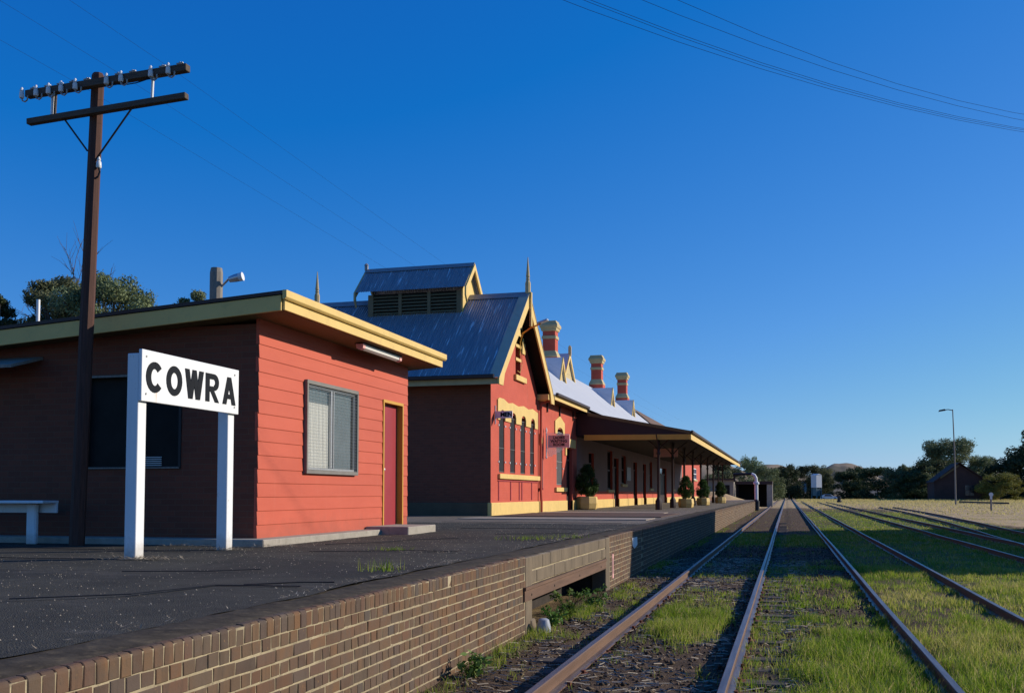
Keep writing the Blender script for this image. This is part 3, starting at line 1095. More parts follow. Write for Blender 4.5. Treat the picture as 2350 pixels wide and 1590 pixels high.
def rail(path, parent):
    m = MB()
    n = len(RP)
    vs_, fs = [], []
    for (x, y, dz) in path:
        for a, b in RP:
            vs_.append((x + a, y, b + dz))
    for i in range(len(path) - 1):
        for q in range(n):
            r2 = (q + 1) % n
            fs.append((i * n + q, i * n + r2, (i + 1) * n + r2, (i + 1) * n + q))
    fs.append(tuple(range(n)))
    m.add(vs_, fs)
    return obj('rail', m, M['rail'], parent)


def rpath(fx, y0, y1):
    ys_ = np.concatenate([np.arange(y0, min(60, y1), 1.3), np.arange(60, y1 + 1, 8.0)]) if y1 > 60 else np.arange(y0, y1 + 0.1, 1.3)
    out = []
    for y in ys_:
        a = np.array([y])
        out.append((float(fx(y)) + 0.03 * (vn(a * 0.13, a * 0, 5)[0] - 0.5), float(y), 0.016 * (vn(a * 0.2, a * 0 + 3, 6)[0] - 0.5)))
    return out


def track(label, fl, fr, y0, y1, ysl):
    t = thing('railway_track', ((fl(20) + fr(20)) / 2, max(y0, 4), ZG), label, 'railway track', 'railway tracks in the yard')
    rail(rpath(fl, y0, y1), t)
    rail(rpath(fr, y0, y1), t)
    y = y0 + 0.3
    fast = MB()
    far_ = MB()
    me0 = None
    while y < y1:
        cx_ = (fl(y) + fr(y)) / 2
        if y < ysl:
            if me0 is None:
                m = MB()
                m.box(cx_ - 1.24, cx_ + 1.24, y - 0.12, y + 0.12, -0.272, -0.152)
                tmp = obj('sleeper', m, M['sleeper'], t, at=(cx_, y, -0.152), bevel=0.012)
                me0 = tmp.data
            else:
                inst('sleeper', me0, t, (cx_ + random.uniform(-.05, .05), y, -0.154 + random.uniform(-.006, .004)), (random.uniform(-.01, .01), random.uniform(-.004, .004), random.uniform(-.03, .03)))
            for xr in (fl(y), fr(y)):
                for s in (-1, 1):
                    fast.box(xr + s * 0.07 - 0.016, xr + s * 0.07 + 0.016, y - 0.02 + random.uniform(-.03, .03), y + 0.02, -0.150, -0.118 + random.uniform(-.015, .012))
                fast.box(xr - 0.13, xr + 0.13, y - 0.075, y + 0.075, -0.156, -0.1495)
        else:
            pass
        y += 0.64 + random.uniform(-.02, .02)
    if fast.v:
        stuff(obj('rail_fastening', fast, M['rust'], t))
    if far_.v:
        stuff(obj('far_sleepers', far_, M['sleeper'], t))
    return t


track('rusty track nearest the brick platform', lambda y: -1.95, lambda y: -0.51, -3, 330, 60)
track('grassy track second from the platform', lambda y: 1.29, lambda y: 2.80, -3, 330, 40)
track('third track from the platform, mostly sunk in grass', lambda y: 5.45, lambda y: 7.0, 8, 200, 40)


def br(y):
    return float(np.interp(y, [16, 22, 28, 34, 44.5, 57.7, 78, 100, 125], [5.62, 5.85, 6.35, 6.95, 7.55, 8.34, 9.25, 9.95, 10.4]))


track('branch track curving away to the right across the dry grass', br, lambda y: br(y) + 1.5, 17, 125, 17)
# ------------------------------------------------------------------ weatherboard shed
def wall_holes(mb, fn, us, vs_, holes, depth):
    """skin with recessed openings; fn(u, v, d) -> point, d = depth behind the face"""
    U = sorted(set(list(us) + [h[0] for h in holes] + [h[1] for h in holes]))
    V = sorted(set(list(vs_) + [h[2] for h in holes] + [h[3] for h in holes]))
    for i in range(len(U) - 1):
        for j in range(len(V) - 1):
            uc, vc = (U[i] + U[i + 1]) / 2, (V[j] + V[j + 1]) / 2
            if any(h[0] < uc < h[1] and h[2] < vc < h[3] for h in holes):
                continue
            mb.add([fn(U[i], V[j], 0), fn(U[i + 1], V[j], 0), fn(U[i + 1], V[j + 1], 0), fn(U[i], V[j + 1], 0)], [(0, 1, 2, 3)])
    for a, b, c, d in holes:
        q = [(a, c), (b, c), (b, d), (a, d)]
        for i in range(4):
            p, r = q[i], q[(i + 1) % 4]
            mb.add([fn(p[0], p[1], 0), fn(r[0], r[1], 0), fn(r[0], r[1], depth), fn(p[0], p[1], depth)], [(3, 2, 1, 0)])


XS = -7.40
sh = thing('weatherboard_shed', (-9.8, 15.8, ZP), 'low flat-roofed red weatherboard shed with cream fascia on the platform', 'shed')
mb = MB()
mb.box(-12.6, XS - 0.20, 13.14, 18.93, 0.85, 4.0)
obj('shed_core', mb, M['interior'], sh)
mb = MB()
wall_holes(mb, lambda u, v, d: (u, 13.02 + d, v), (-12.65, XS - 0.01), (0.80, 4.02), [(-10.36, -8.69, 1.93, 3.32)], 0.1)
obj('side_wall', mb, M['shadebrick'], sh)
# slab
mb = MB()
mb.box(-12.7, -7.07, 12.62, 17.45, 0.70, 0.895)
obj('slab', mb, M['concrete'], sh, bevel=0.012)
# weatherboards
WIN = (14.44, 16.42, 1.86, 3.36)
DOOR = (17.66, 18.69, 0.0, 3.33)
z = 0.89
row = 0
while z < 4.0:
    z1 = z + 0.203
    spans = [[13.03, 18.96]]
    for (a, b, c, d) in (WIN, DOOR):
        if z1 > c + 0.065 and z < d - 0.065:
            ns = []
            for s in spans:
                if b <= s[0] or a >= s[1]:
                    ns.append(s)
                else:
                    if a - s[0] > 0.02:
                        ns.append([s[0], a])
                    if s[1] - b > 0.02:
                        ns.append([b, s[1]])
            spans = ns
    for a, b in spans:
        m = MB()
        e0 = random.uniform(-.006, .006)
        e1 = random.uniform(-.006, .006)
        a2 = a - (0.012 if a < 13.1 else 0) + (e0 if a < 13.1 else 0)
        b2 = b + (e1 if b > 18.9 else 0)
        m.prism([(XS - 0.05, z - 0.008), (XS + 0.006, z - 0.008), (XS + 0.007, z), (XS - 0.006, z1 + 0.01), (XS - 0.05, z1 + 0.01)], 'y', a2, b2)
        obj('weatherboard', m, M['red'], sh)
    z = z1
    row += 1
# roof with fascias
sl_ = 0.062
rz = lambda x: 4.40 + (x + 6.80) * sl_
mb = MB()
mb.hexa([(-13.2, 12.60, rz(-13.2) - 0.05), (-6.76, 12.60, rz(-6.76) - 0.05), (-6.76, 19.46, rz(-6.76) - 0.05), (-13.2, 19.46, rz(-13.2) - 0.05),
         (-13.2, 12.60, rz(-13.2)), (-6.76, 12.60, rz(-6.76)), (-6.76, 19.46, rz(-6.76)), (-13.2, 19.46, rz(-13.2))])
obj('roof', mb, M['gutter'], sh)
mb = MB()
mb.hexa([(-13.2, 12.68, rz(-13.2) - 0.27), (-6.85, 12.68, rz(-6.85) - 0.27), (-6.85, 19.36, rz(-6.85) - 0.27), (-13.2, 19.36, rz(-13.2) - 0.27),
         (-13.2, 12.68, rz(-13.2) - 0.06), (-6.85, 12.68, rz(-6.85) - 0.06), (-6.85, 19.36, rz(-6.85) - 0.06), (-13.2, 19.36, rz(-13.2) - 0.06)])
obj('soffit', mb, M['soffit'], sh)
mb = MB()
mb.box(-6.84, -6.80, 12.66, 19.38, 4.13, 4.305)
obj('fascia', mb, M['cream'], sh, bevel=0.004)
mb = MB()
mb.prism([(-6.80, 4.27), (-6.765, 4.27), (-6.735, 4.30), (-6.735, 4.40), (-6.80, 4.40)], 'y', 12.58, 19.46)
obj('gutter', mb, M['cream'], sh, bevel=0.004)
mb = MB()
mb.hexa([(-13.2, 12.62, rz(-13.2) - 0.30), (-6.84, 12.62, rz(-6.84) - 0.28), (-6.84, 12.66, rz(-6.84) - 0.28), (-13.2, 12.66, rz(-13.2) - 0.30),
         (-13.2, 12.62, rz(-13.2) - 0.06), (-6.84, 12.62, rz(-6.84) - 0.06), (-6.84, 12.66, rz(-6.84) - 0.06), (-13.2, 12.66, rz(-13.2) - 0.06)])
obj('side_fascia', mb, M['cream'], sh, bevel=0.004)
# front window with mesh
w = obj('window', MB().box(XS - 0.05, XS - 0.045, 14.46, 16.40, 1.88, 3.34), M['skyback'], sh)
m = MB()
for a, b, c, d in ((14.44, 16.42, 1.86, 1.92), (14.44, 16.42, 3.30, 3.36), (14.44, 14.49, 1.92, 3.30), (16.37, 16.42, 1.92, 3.30)):
    m.box(XS - 0.045, XS + 0.062, a, b, c, d)
obj('frame', m, M['frame'], w, bevel=0.004)
m = MB()
for a, b, c, d in ((14.49, 16.37, 1.92, 1.96), (14.49, 16.37, 3.26, 3.30), (14.49, 14.53, 1.96, 3.26), (15.40, 15.46, 1.96, 3.26), (16.33, 16.37, 1.96, 3.26), (15.50, 15.53, 1.96, 3.26)):
    m.box(XS - 0.02, XS + 0.012, a, b, c, d)
obj('sash', m, M['alu'], w, bevel=0.003)
obj('pane', MB().add([(XS - 0.010, 14.53, 1.96), (XS - 0.010, 15.40, 1.96), (XS - 0.010, 15.40, 3.26), (XS - 0.010, 14.53, 3.26)], [(0, 1, 2, 3)]), M['glass'], w)
obj('pane', MB().add([(XS - 0.004, 15.53, 1.96), (XS - 0.004, 16.33, 1.96), (XS - 0.004, 16.33, 3.26), (XS - 0.004, 15.53, 3.26)], [(0, 1, 2, 3)]), M['glass'], w)
m = MB()
n = 18
cvs, cfs = [], []
for i in range(n + 1):
    y = 14.53 + 0.87 * i / n
    x = XS - 0.035 + 0.006 * math.sin(i * 1.9)
    cvs += [(x, y, 1.96), (x, y, 3.02)]
for i in range(n):
    cfs.append((2 * i, 2 * i + 2, 2 * i + 3, 2 * i + 1))
m.add(cvs, cfs)
obj('curtain', m, M['curtain'], w, smooth=True)
m = MB()
y = 14.50
while y < 16.37:
    m.box(XS + 0.040, XS + 0.0435, y - 0.0012, y + 0.0012, 1.92, 3.30)
    y += 0.052
zz = 1.93
while zz < 3.30:
    m.box(XS + 0.044, XS + 0.0475, 14.49, 16.37, zz - 0.0014, zz + 0.0014)
    zz += 0.052
stuff(obj('security_mesh', m, M['wire'], w))
# shadowed side window
w = obj('window', MB().box(-10.36, -8.69, 13.115, 13.12, 1.93, 3.32), M['dullglass'], sh)
m = MB()
for a, b, c, d in ((-10.38, -8.67, 1.91, 1.95), (-10.38, -8.67, 3.30, 3.34), (-10.38, -10.34, 1.95, 3.30), (-8.71, -8.67, 1.95, 3.30), (-9.54, -9.50, 1.95, 3.30)):
    m.box(a, b, 13.0, 13.06, c, d)
obj('frame', m, M['darkmetal'], w)
m = MB()
m.box(-10.36, -8.69, 12.99, 13.0, 3.305, 3.335)
m.box(-10.36, -8.69, 12.985, 13.0, 1.915, 1.935)
obj('flashing', m, M['greywood'], w)
m = MB()
for i in range(5):
    m.box(-9.60, -9.06, 13.10, 13.11, 1.96 + i * 0.03, 1.975 + i * 0.03)
obj('louvre', m, M['curtain'], w)  # pale slats stand in for light showing through from a far window
# door
dn = obj('door', MB().box(XS - 0.14, XS - 0.10, 17.71, 18.64, 0.93, 3.27), M['doorred'], sh, bevel=0.003)
m = MB()
m.tube([(XS - 0.10, 17.83, 2.0), (XS - 0.05, 17.83, 2.0)], 0.012, 8)
m.lathe([(0.03, -0.02), (0.034, 0), (0.03, 0.02)], (XS - 0.045, 17.83, 2.0), 10)
obj('handle', m, M['alu'], dn, smooth=True)
m = MB()
for a, b, c, d in ((17.66, 17.71, 0.90, 3.28), (18.64, 18.69, 0.90, 3.28), (17.66, 18.69, 3.28, 3.335)):
    m.box(XS - 0.16, XS + 0.022, a, b, c, d)
obj('door_frame', m, M['ochre'], sh, bevel=0.004)
m = MB()
m.box(-7.38, -6.55, 16.85, 18.30, 0.78, 0.945)
obj('step', m, M['concrete'], sh, bevel=0.012)
# hood over a side door at the far left
m = MB()
m.hexa([(-13.4, 12.35, 3.42), (-11.15, 12.35, 3.42), (-11.15, 13.02, 3.62), (-13.4, 13.02, 3.62), (-13.4, 12.35, 3.47), (-11.15, 12.35, 3.47), (-11.15, 13.02, 3.67), (-13.4, 13.02, 3.67)])
obj('door_hood', m, M['greywood'], sh, bevel=0.004)
m = MB()
m.tube([(-13.76, 15.9, 3.9), (-13.76, 15.9, 5.24)], 0.035, 10)
tag(obj('vent_pipe', m, M['white'], smooth=True), 'slim white vent pipe rising behind the left end of the shed roof', 'pipe')
# fluorescent batten under the eave
ft = thing('batten_light', (-6.98, 16.5, 4.08), 'unlit white fluorescent batten light under the shed eave', 'light')
m = MB()
m.box(-7.10, -6.93, 15.70, 17.45, 4.09, 4.13)
obj('mounting', m, M['gutter'], ft)
m = MB()
m.prism([(-7.06, 4.09), (-7.05, 4.03), (-7.0, 4.0), (-6.95, 4.03), (-6.94, 4.09)], 'y', 15.78, 17.36)
obj('diffuser', m, M['tubelight'], ft, smooth=True)
m = MB()
m.prism([(-7.07, 4.092), (-7.06, 4.02), (-7.0, 3.992), (-6.94, 4.02), (-6.93, 4.092)], 'y', 15.68, 15.78)
m.prism([(-7.07, 4.092), (-7.06, 4.02), (-7.0, 3.992), (-6.94, 4.02), (-6.93, 4.092)], 'y', 17.36, 17.46)
obj('end_cap', m, M['signpink'], ft)

# ------------------------------------------------------------------ name board
sb = thing('station_sign', (-7.1, 10.9, ZP), 'white station name board reading COWRA on two square white posts', 'sign')
for y0, y1 in ((9.80, 9.955), (11.70, 11.85)):
    m = MB()
    m.box(-7.245, -7.095, y0, y1, ZP - 0.02, 3.14)
    obj('post', m, M['white'], sb, bevel=0.006)
m = MB()
m.box(-7.093, -7.05, 9.795, 11.88, 2.595, 3.185)
bd = obj('board', m, M['signboard'], sb, bevel=0.004)
for y0 in (9.877, 11.775):
    m = MB()
    for zz_ in (2.68, 3.11):
        m.tube([(-7.05, y0, zz_), (-7.043, y0, zz_)], 0.013, 8)
    obj('bolt', m, M['wire'], bd)


def strokes(o2, polys):
    m = MB()
    for i, p in enumerate(polys):
        e = 0.0 if len(polys) > 12 and i >= 3 else 0.0007 * i
        m.prism([(o2[0] + a, o2[1] + b) for a, b in p], 'x', -7.055 + e, -7.044 + e)
    return m


def arc(cx_, cy_, rx, ry, tx, ty, a0, a1, n=18):
    out = []
    for i in range(n):
        t0 = R(a0 + (a1 - a0) * i / n)
        t1 = R(a0 + (a1 - a0) * (i + 1) / n)
        out.append([(cx_ + rx * math.cos(t0), cy_ + ry * math.sin(t0)), (cx_ + rx * math.cos(t1), cy_ + ry * math.sin(t1)),
                    (cx_ + (rx - tx) * math.cos(t1), cy_ + (ry - ty) * math.sin(t1)), (cx_ + (rx - tx) * math.cos(t0), cy_ + (ry - ty) * math.sin(t0))])
    return out


def bar(a, b, w):
    """stroke with flat horizontal ends"""
    return [(a[0] - w / 2, a[1]), (a[0] + w / 2, a[1]), (b[0] + w / 2, b[1]), (b[0] - w / 2, b[1])]


Hc = 0.36
LW = 0.092
L0 = 2.705
letters = {
    'C': (9.87, arc(0.165, Hc / 2, 0.165, Hc / 2, 0.095, 0.082, 40, 320)),
    'O': (10.26, arc(0.16, Hc / 2, 0.16, Hc / 2, 0.09, 0.082, 0, 360, 26)),
    'W': (10.635, [bar((0.048, Hc), (0.125, 0), 0.095), bar((0.125, 0), (0.203, Hc), 0.085), bar((0.203, Hc), (0.28, 0), 0.085), bar((0.28, 0), (0.357, Hc), 0.095)]),
    'R': (11.09, [bar((0.042, 0), (0.042, Hc), LW), [(0.08, Hc), (0.19, Hc), (0.19, Hc - 0.07), (0.08, Hc - 0.07)], [(0.08, 0.13), (0.19, 0.13), (0.19, 0.20), (0.08, 0.20)]]
          + arc(0.19, Hc - 0.1075, 0.112, 0.1075, 0.088, 0.075, -90, 90, 12) + [bar((0.15, 0.14), (0.262, 0), 0.095)]),
    'A': (11.48, [bar((0.048, 0), (0.158, Hc), 0.092), bar((0.158, Hc), (0.272, 0), 0.092), [(0.09, 0.075), (0.22, 0.075), (0.20, 0.135), (0.11, 0.135)]]),
}
for ch, (y0, polys) in letters.items():
    obj('letter', strokes((y0, L0), polys), M['black'], bd)

# ------------------------------------------------------------------ bench in the shade
bn = thing('platform_bench', (-10.7, 12.3, ZP), 'pale blue-grey plank bench in the shade of the shed side wall', 'bench')
m = MB()
m.box(-13.5, -10.33, 12.12, 12.45, 1.40, 1.44)
obj('seat', m, M['white'], bn, bevel=0.005)
m = MB()
m.box(-13.5, -10.33, 12.40, 12.44, 1.26, 1.40)
obj('apron', m, M['white'], bn, bevel=0.004)
for x in (-10.69, -12.9):
    m = MB()
    m.box(x - 0.085, x + 0.085, 12.30, 12.38, ZP, 1.40)
    obj('leg', m, M['white'], bn, bevel=0.02)

# ------------------------------------------------------------------ telegraph pole
tp = thing('telegraph_pole', (-9.86, 12.2, ZP), 'dark timber telegraph pole with two crossarms beside the shed', 'pole')
PB, PT = Vector((-9.805, 12.2, 0.7)), Vector((-9.612, 12.2, 7.655))
pole_at = lambda z: PB + (PT - PB) * ((z - PB.z) / (PT.z - PB.z))
m = MB()
m.tube([pole_at(0.7), pole_at(3), pole_at(5.5), PT - Vector((0, 0, 0.04)), PT], [0.108, 0.102, 0.094, 0.088, 0.07], 8)
obj('shaft', m, M['polewood'], tp)
UA0, UA1 = Vector((-10.70, 12.04, 7.395)), Vector((-8.01, 12.04, 7.49))
LA0, LA1 = Vector((-10.675, 12.05, 6.985)), Vector((-8.03, 12.05, 7.095))
m = MB()
m.beam(UA0, UA1, 0.11, 0.10)
obj('crossarm', m, M['armwood'], tp, bevel=0.006)
m = MB()
m.beam(LA0, LA1, 0.10, 0.085)
obj('crossarm', m, M['armwood'], tp, bevel=0.006)
ins = []
for i, f_ in enumerate((-0.012, 0.08, 0.16, 0.24, 0.33, 0.525, 0.614, 0.795, 0.90)):
    c_ = UA0 + (UA1 - UA0) * f_ + Vector((0, -0.075, 0))
    ins.append(c_ + Vector((0, 0, 0.03)))
    m = MB()
    m.lathe([(0.030, -0.075), (0.036, -0.06), (0.033, 0.01), (0.022, 0.02), (0.030, 0.032), (0.024, 0.06), (0.010, 0.085)], c_, 10)
    io = obj('insulator', m, M['porcelain'], tp, at=c_, smooth=True)
    m = MB()
    m.tube([c_ + Vector((0, 0, -0.075)), c_ + Vector((0.015, 0, -0.115)), c_ + Vector((0.06, 0, -0.135)), c_ + Vector((0.10, 0, -0.11)), c_ + Vector((0.105, 0, -0.05))], 0.011, 6)
    obj('swan_neck', m, M['wire'], io, smooth=True)
    m = MB()
    q = c_ + Vector((0.14, 0.07, 0.075))
    m.lathe([(0.03, -0.01), (0.035, 0.0), (0.012, 0.015), (0.012, 0.035)], q, 8)
    m.beam(q + Vector((-0.05, 0, 0.01)), q + Vector((0.05, 0, 0.02)), 0.03, 0.012)
    obj('terminal_bolt', m, M['wire'], tp)
for f_, mt in ((0.155, 'white'), (0.79, 'white'), (0.175, 'armwood')):
    a = LA0 + (LA1 - LA0) * f_ + Vector((0, -0.01, 0.04))
    b = Vector((a.x + 0.012, a.y, 7.36 + f_ * 0.1))
    m = MB()
    m.tube([a, b], 0.02, 8)
    obj('strut', m, M[mt], tp, smooth=True)
for x, fz in ((0.235, 6.50), (0.665, 6.36)):
    a = LA0 + (LA1 - LA0) * x + Vector((0, 0.0, -0.04))
    b = pole_at(fz) + Vector((-0.075 if x < 0.5 else 0.075, -0.06, 0))
    m = MB()
    m.tube([a, b], 0.014, 6)
    obj('brace', m, M['darkmetal'], tp)
c_ = pole_at(6.32) + Vector((0.12, -0.05, 0))
m = MB()
m.lathe([(0.03, -0.085), (0.04, -0.07), (0.036, 0.0), (0.02, 0.02), (0.028, 0.04), (0.012, 0.08)], c_, 10)
obj('insulator', m, M['porcelain'], tp, at=c_, smooth=True)
m = MB()
m.tube([c_ + Vector((0.0, 0, -0.08)), c_ + Vector((0.02, 0, -0.14)), c_ + Vector((-0.01, 0, -0.21)), c_ + Vector((-0.09, 0, -0.25))], 0.014, 6)
obj('bracket', m, M['darkmetal'], tp, smooth=True)
m = MB()
pp = [UA0 + (UA1 - UA0) * t_ + Vector((0, -0.05, -0.07 - 0.05 * math.sin(math.pi * (t_ - 0.55) / 0.25))) for t_ in (0.55, 0.6, 0.65, 0.7, 0.75, 0.8)]
m.tube(pp, 0.008, 5)
obj('jumper_wire', m, M['black'], tp)
for i, c_ in enumerate((ins[4], ins[6], ins[8])):
    m = MB()
    pts = []
    for j in range(25):
        y = -24 + j * 4.5
        sag = -0.5 * (1 - ((y - 30) / 54) ** 2) if y > 12 else -0.3 * (1 - ((y - 12 + 18) / 18) ** 2) if y > -24 else 0
        pts.append((c_.x, y, c_.z + (0 if abs(y - 12) < 1 else 0) + (-0.35 * math.sin(math.pi * max(0, (y - 12)) / 72) if y > 12 else -0.12 * math.sin(math.pi * (12 - y) / 36))))
    m.tube(pts, 0.0017, 4)
    tag(obj('telegraph_wire', m, M['black']), ['thin wire running from the insulator just left of the pole head', 'thin wire running from the insulator right of the pole head', 'thin wire running from the outermost right insulator'][i], 'wire', 'telegraph wires on the timber pole')

# power lines crossing high over the yard, with the poles that carry them outside the view
A0 = Vector((-2.41, 12.61, 0))
dv = Vector((6.55, 6.62, 0)).normalized()
LWR, RWR = A0 - dv * 30, A0 + dv * 40
for i, (zl, zr, lab) in enumerate(((9.02, 7.60, 'uppermost of the five power lines at top right'), (8.62, 7.75, 'second highest of the five power lines at top right'),
                                   (8.02, 8.0, 'third power line down in the bundle at top right'), (7.93, 7.95, 'fourth power line down in the bundle at top right'), (7.74, 7.88, 'lowest of the five power lines at top right'))):
    pass
WIRES = [((1553, 0), (1930, 122), (2350, 263)), ((1472, 0), (1900, 150), (2350, 277)), ((1358, 0), (1850, 172), (2350, 296)), ((1345, 0), (1850, 178), (2350, 300)), ((1288, 0), (1800, 172), (2350, 305))]
dv = Vector((0.7033, 0.7109, 0))
WP = [((1.46, 8.37), (4.7, 8.14), (9.33, 8.26)), ((0.85, 8.21), (4.41, 8.03), (9.33, 8.15)), ((0.0, 8.0), (3.94, 7.80), (9.32, 8.0)),
      ((-0.09, 7.97), (3.94, 7.765), (9.32, 7.975)), ((-0.44, 7.89), (3.49, 7.72), (9.32, 7.94))]
WL = ['uppermost of the five power lines at top right', 'second highest of the five power lines at top right', 'middle one of the five power lines at top right',
      'fourth power line down in the bundle at top right', 'lowest of the five power lines at top right']
wend = []
for i, p3 in enumerate(WP):
    co = np.polyfit([q[0] for q in p3], [q[1] for q in p3], 2)
    f_ = lambda s: float(np.polyval(co, s))
    df = lambda s: float(2 * co[0] * s + co[1])

    def zz(s):
        if s > 11:
            return f_(11) + df(11) * 0.8 * (s - 11)
        if s < -2:
            return f_(-2) + df(-2) * 0.8 * (s + 2)
        return f_(s)
    pts = [(A0.x + dv.x * s, A0.y + dv.y * s, zz(s)) for s in np.arange(-12, 45.5, 1.5)]
    wend.append((pts[0], pts[-1]))
    m = MB()
    m.tube(pts, 0.0028, 5)
    tag(obj('power_line', m, M['black']), WL[i], 'power line', 'power lines crossing high over the yard')
for e, lab in ((0, 'timber power pole at the left end of the overhead lines'), (1, 'timber power pole at the right end of the overhead lines')):
    b = wend[0][e]
    t = thing('power_pole', (b[0], b[1], ZG), lab, 'pole', 'poles carrying the power lines')
    m = MB()
    m.tube([(b[0], b[1], ZG), (b[0], b[1], b[2] + 0.3)], [0.17, 0.12], 10)
    obj('shaft', m, M['polewood'], t)
    m = MB()
    for w_ in wend:
        m.tube([(b[0], b[1], w_[e][2] - 0.02), (b[0] + 0.02, b[1], w_[e][2] + 0.01)], 0.14, 6)
    obj('pin', m, M['porcelain'], t)

# ------------------------------------------------------------------ station building
XM = -9.40
XR0_ = -8.92
YG0, YG1, YC = 31.6, 38.05, 34.75
st = thing('station_building', (-13.2, 60, ZP), 'long red and cream brick railway station with gabled end wing and verandah', 'station building')
F = lambda u, v, d: (XM - d, u, v)
m = MB()
slots = [(32.58, 33.24, 2.26, 4.33), (33.99, 34.67, 2.26, 4.33), (35.42, 36.09, 2.26, 4.33), (36.83, 37.46, 2.26, 4.33)]
doors = [(43.35, 44.55), (48.5, 49.9), (55.9, 57.6), (63.4, 65.0), (67.8, 69.3), (77.0, 81.6)]
wins = [(53.8, 55.5, 1.75, 3.9), (58.6, 60.3, 2.1, 3.8), (71.2, 72.6, 1.9, 3.8), (86.0, 87.5, 1.9, 3.9), (106.0, 109.6, 3.0, 4.2)]
narrow = (41.38, 42.52, 1.90, 4.30)
holes = slots + [narrow] + [(a, b, ZP, 3.55) for a, b in doors] + wins
wall_holes(m, F, (YG0, 116.0), (ZP - 0.02, 5.32), holes, 0.22)
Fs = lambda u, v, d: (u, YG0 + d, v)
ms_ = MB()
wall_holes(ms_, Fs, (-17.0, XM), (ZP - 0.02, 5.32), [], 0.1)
obj('side_wall', ms_, M['shadebrick'], st)
# gable triangle with a slit vent
GA, GS = 8.42, 0.945
gt = lambda y: GA - abs(y - YC) * GS
a, b, c, d = 34.72, 35.42, 5.86, 7.28
m.add([(XM, YG0, 5.32), (XM, a, 5.32), (XM, a, gt(a)), (XM, YG0, 5.46)], [(0, 1, 2, 3)])
m.add([(XM, b, 5.32), (XM, YG1, 5.32), (XM, YG1, 5.40), (XM, b, gt(b))], [(0, 1, 2, 3)])
m.add([(XM, a, 5.32), (XM, b, 5.32), (XM, b, c), (XM, a, c)], [(0, 1, 2, 3)])
m.add([(XM, a, d), (XM, b, d), (XM, b, gt(b)), (XM, YC, GA), (XM, a, gt(a))], [(0, 1, 2, 3, 4)])
for p, q in (((a, c), (b, c)), ((b, c), (b, d)), ((b, d), (a, d)), ((a, d), (a, c))):
    m.add([F(p[0], p[1], 0), F(q[0], q[1], 0), F(q[0], q[1], .2), F(p[0], p[1], .2)], [(3, 2, 1, 0)])
obj('wall', m, M['redwall'], st)
m = MB()
m.box(-16.9, XM - 0.21, YG0 + 0.12, 115.9, ZP, 5.3)
m.box(-16.9, XM - 0.19, YG0 + 1.0, YG1 - 0.6, 5.3, 6.6)
m.box(-12.5, XM - 0.19, 34.3, 35.6, 6.5, 7.4)
obj('wall_core', m, M['interior'], st)
# plinth, front and side
m = MB()
dcut = sorted(doors)
cuts = [(YG0 - 0.05, doors[0][0])] + [(doors[i][1], doors[i + 1][0]) for i in range(len(doors) - 1)] + [(doors[-1][1], 116.0)]
for a, b in cuts:
    m.box(XM - 0.1, XM + 0.05, a, b, ZP - 0.02, 1.24)
obj('plinth', m, M['cream'], st, bevel=0.02)
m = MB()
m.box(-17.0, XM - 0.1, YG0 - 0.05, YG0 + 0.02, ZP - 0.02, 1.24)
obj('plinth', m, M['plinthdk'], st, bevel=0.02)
# upper wall under the verandah: separate darker mauve-red sheet over the red wall
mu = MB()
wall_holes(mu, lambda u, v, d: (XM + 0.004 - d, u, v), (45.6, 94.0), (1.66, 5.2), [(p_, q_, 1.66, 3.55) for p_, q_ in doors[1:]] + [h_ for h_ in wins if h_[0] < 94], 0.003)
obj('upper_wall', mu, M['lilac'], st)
m = MB()
m.box(XM, XR0_ - 0.02, 37.95, 38.62, 5.20, 5.42)
obj('eave_return', m, M['cream'], st, bevel=0.01)
# doors and windows under the verandah
for a, b in doors:
    m = MB()
    m.box(XM - 0.205, XM - 0.17, a + 0.06, b - 0.06, ZP + 0.03, 3.0)
    dn = obj('door', m, M['maroon'], st)
    m = MB()
    m.box(XM - 0.20, XM - 0.12, a, a + 0.07, ZP, 3.55)
    m.box(XM - 0.20, XM - 0.12, b - 0.07, b, ZP, 3.55)
    m.box(XM - 0.20, XM - 0.12, a + 0.07, b - 0.07, 3.0, 3.08)
    obj('frame', m, M['maroon'], dn)
    m = MB()
    m.box(XM - 0.20, XM - 0.185, a + 0.07, b - 0.07, 3.08, 3.55)
    obj('fanlight', m, M['glassdark'], dn)
for a, b, c, d in wins:
    lit = a > 100
    m = MB()
    m.box(XM - 0.205, XM - 0.18, a, b, c, d)
    wn_ = obj('window', m, M['glassdark'], st)
    m = MB()
    for q in ((a, a + .09, c, d), (b - .09, b, c, d), (a + .09, b - .09, c, c + .09), (a + .09, b - .09, d - .09, d), (a + .09, b - .09, (c + d) / 2 - .04, (c + d) / 2 + .04), ((a + b) / 2 - .04, (a + b) / 2 + .04, c + .09, d - .09)):
        m.box(XM - 0.19, XM - (0.02 if lit else 0.12), *q)
    obj('frame', m, M['white' if lit else 'maroon'], wn_)
    m = MB()
    m.box(XM - 0.1, XM + 0.1, a - 0.15, b + 0.15, c - 0.16, c)
    obj('sill', m, M['creamdk'], wn_, bevel=0.01)
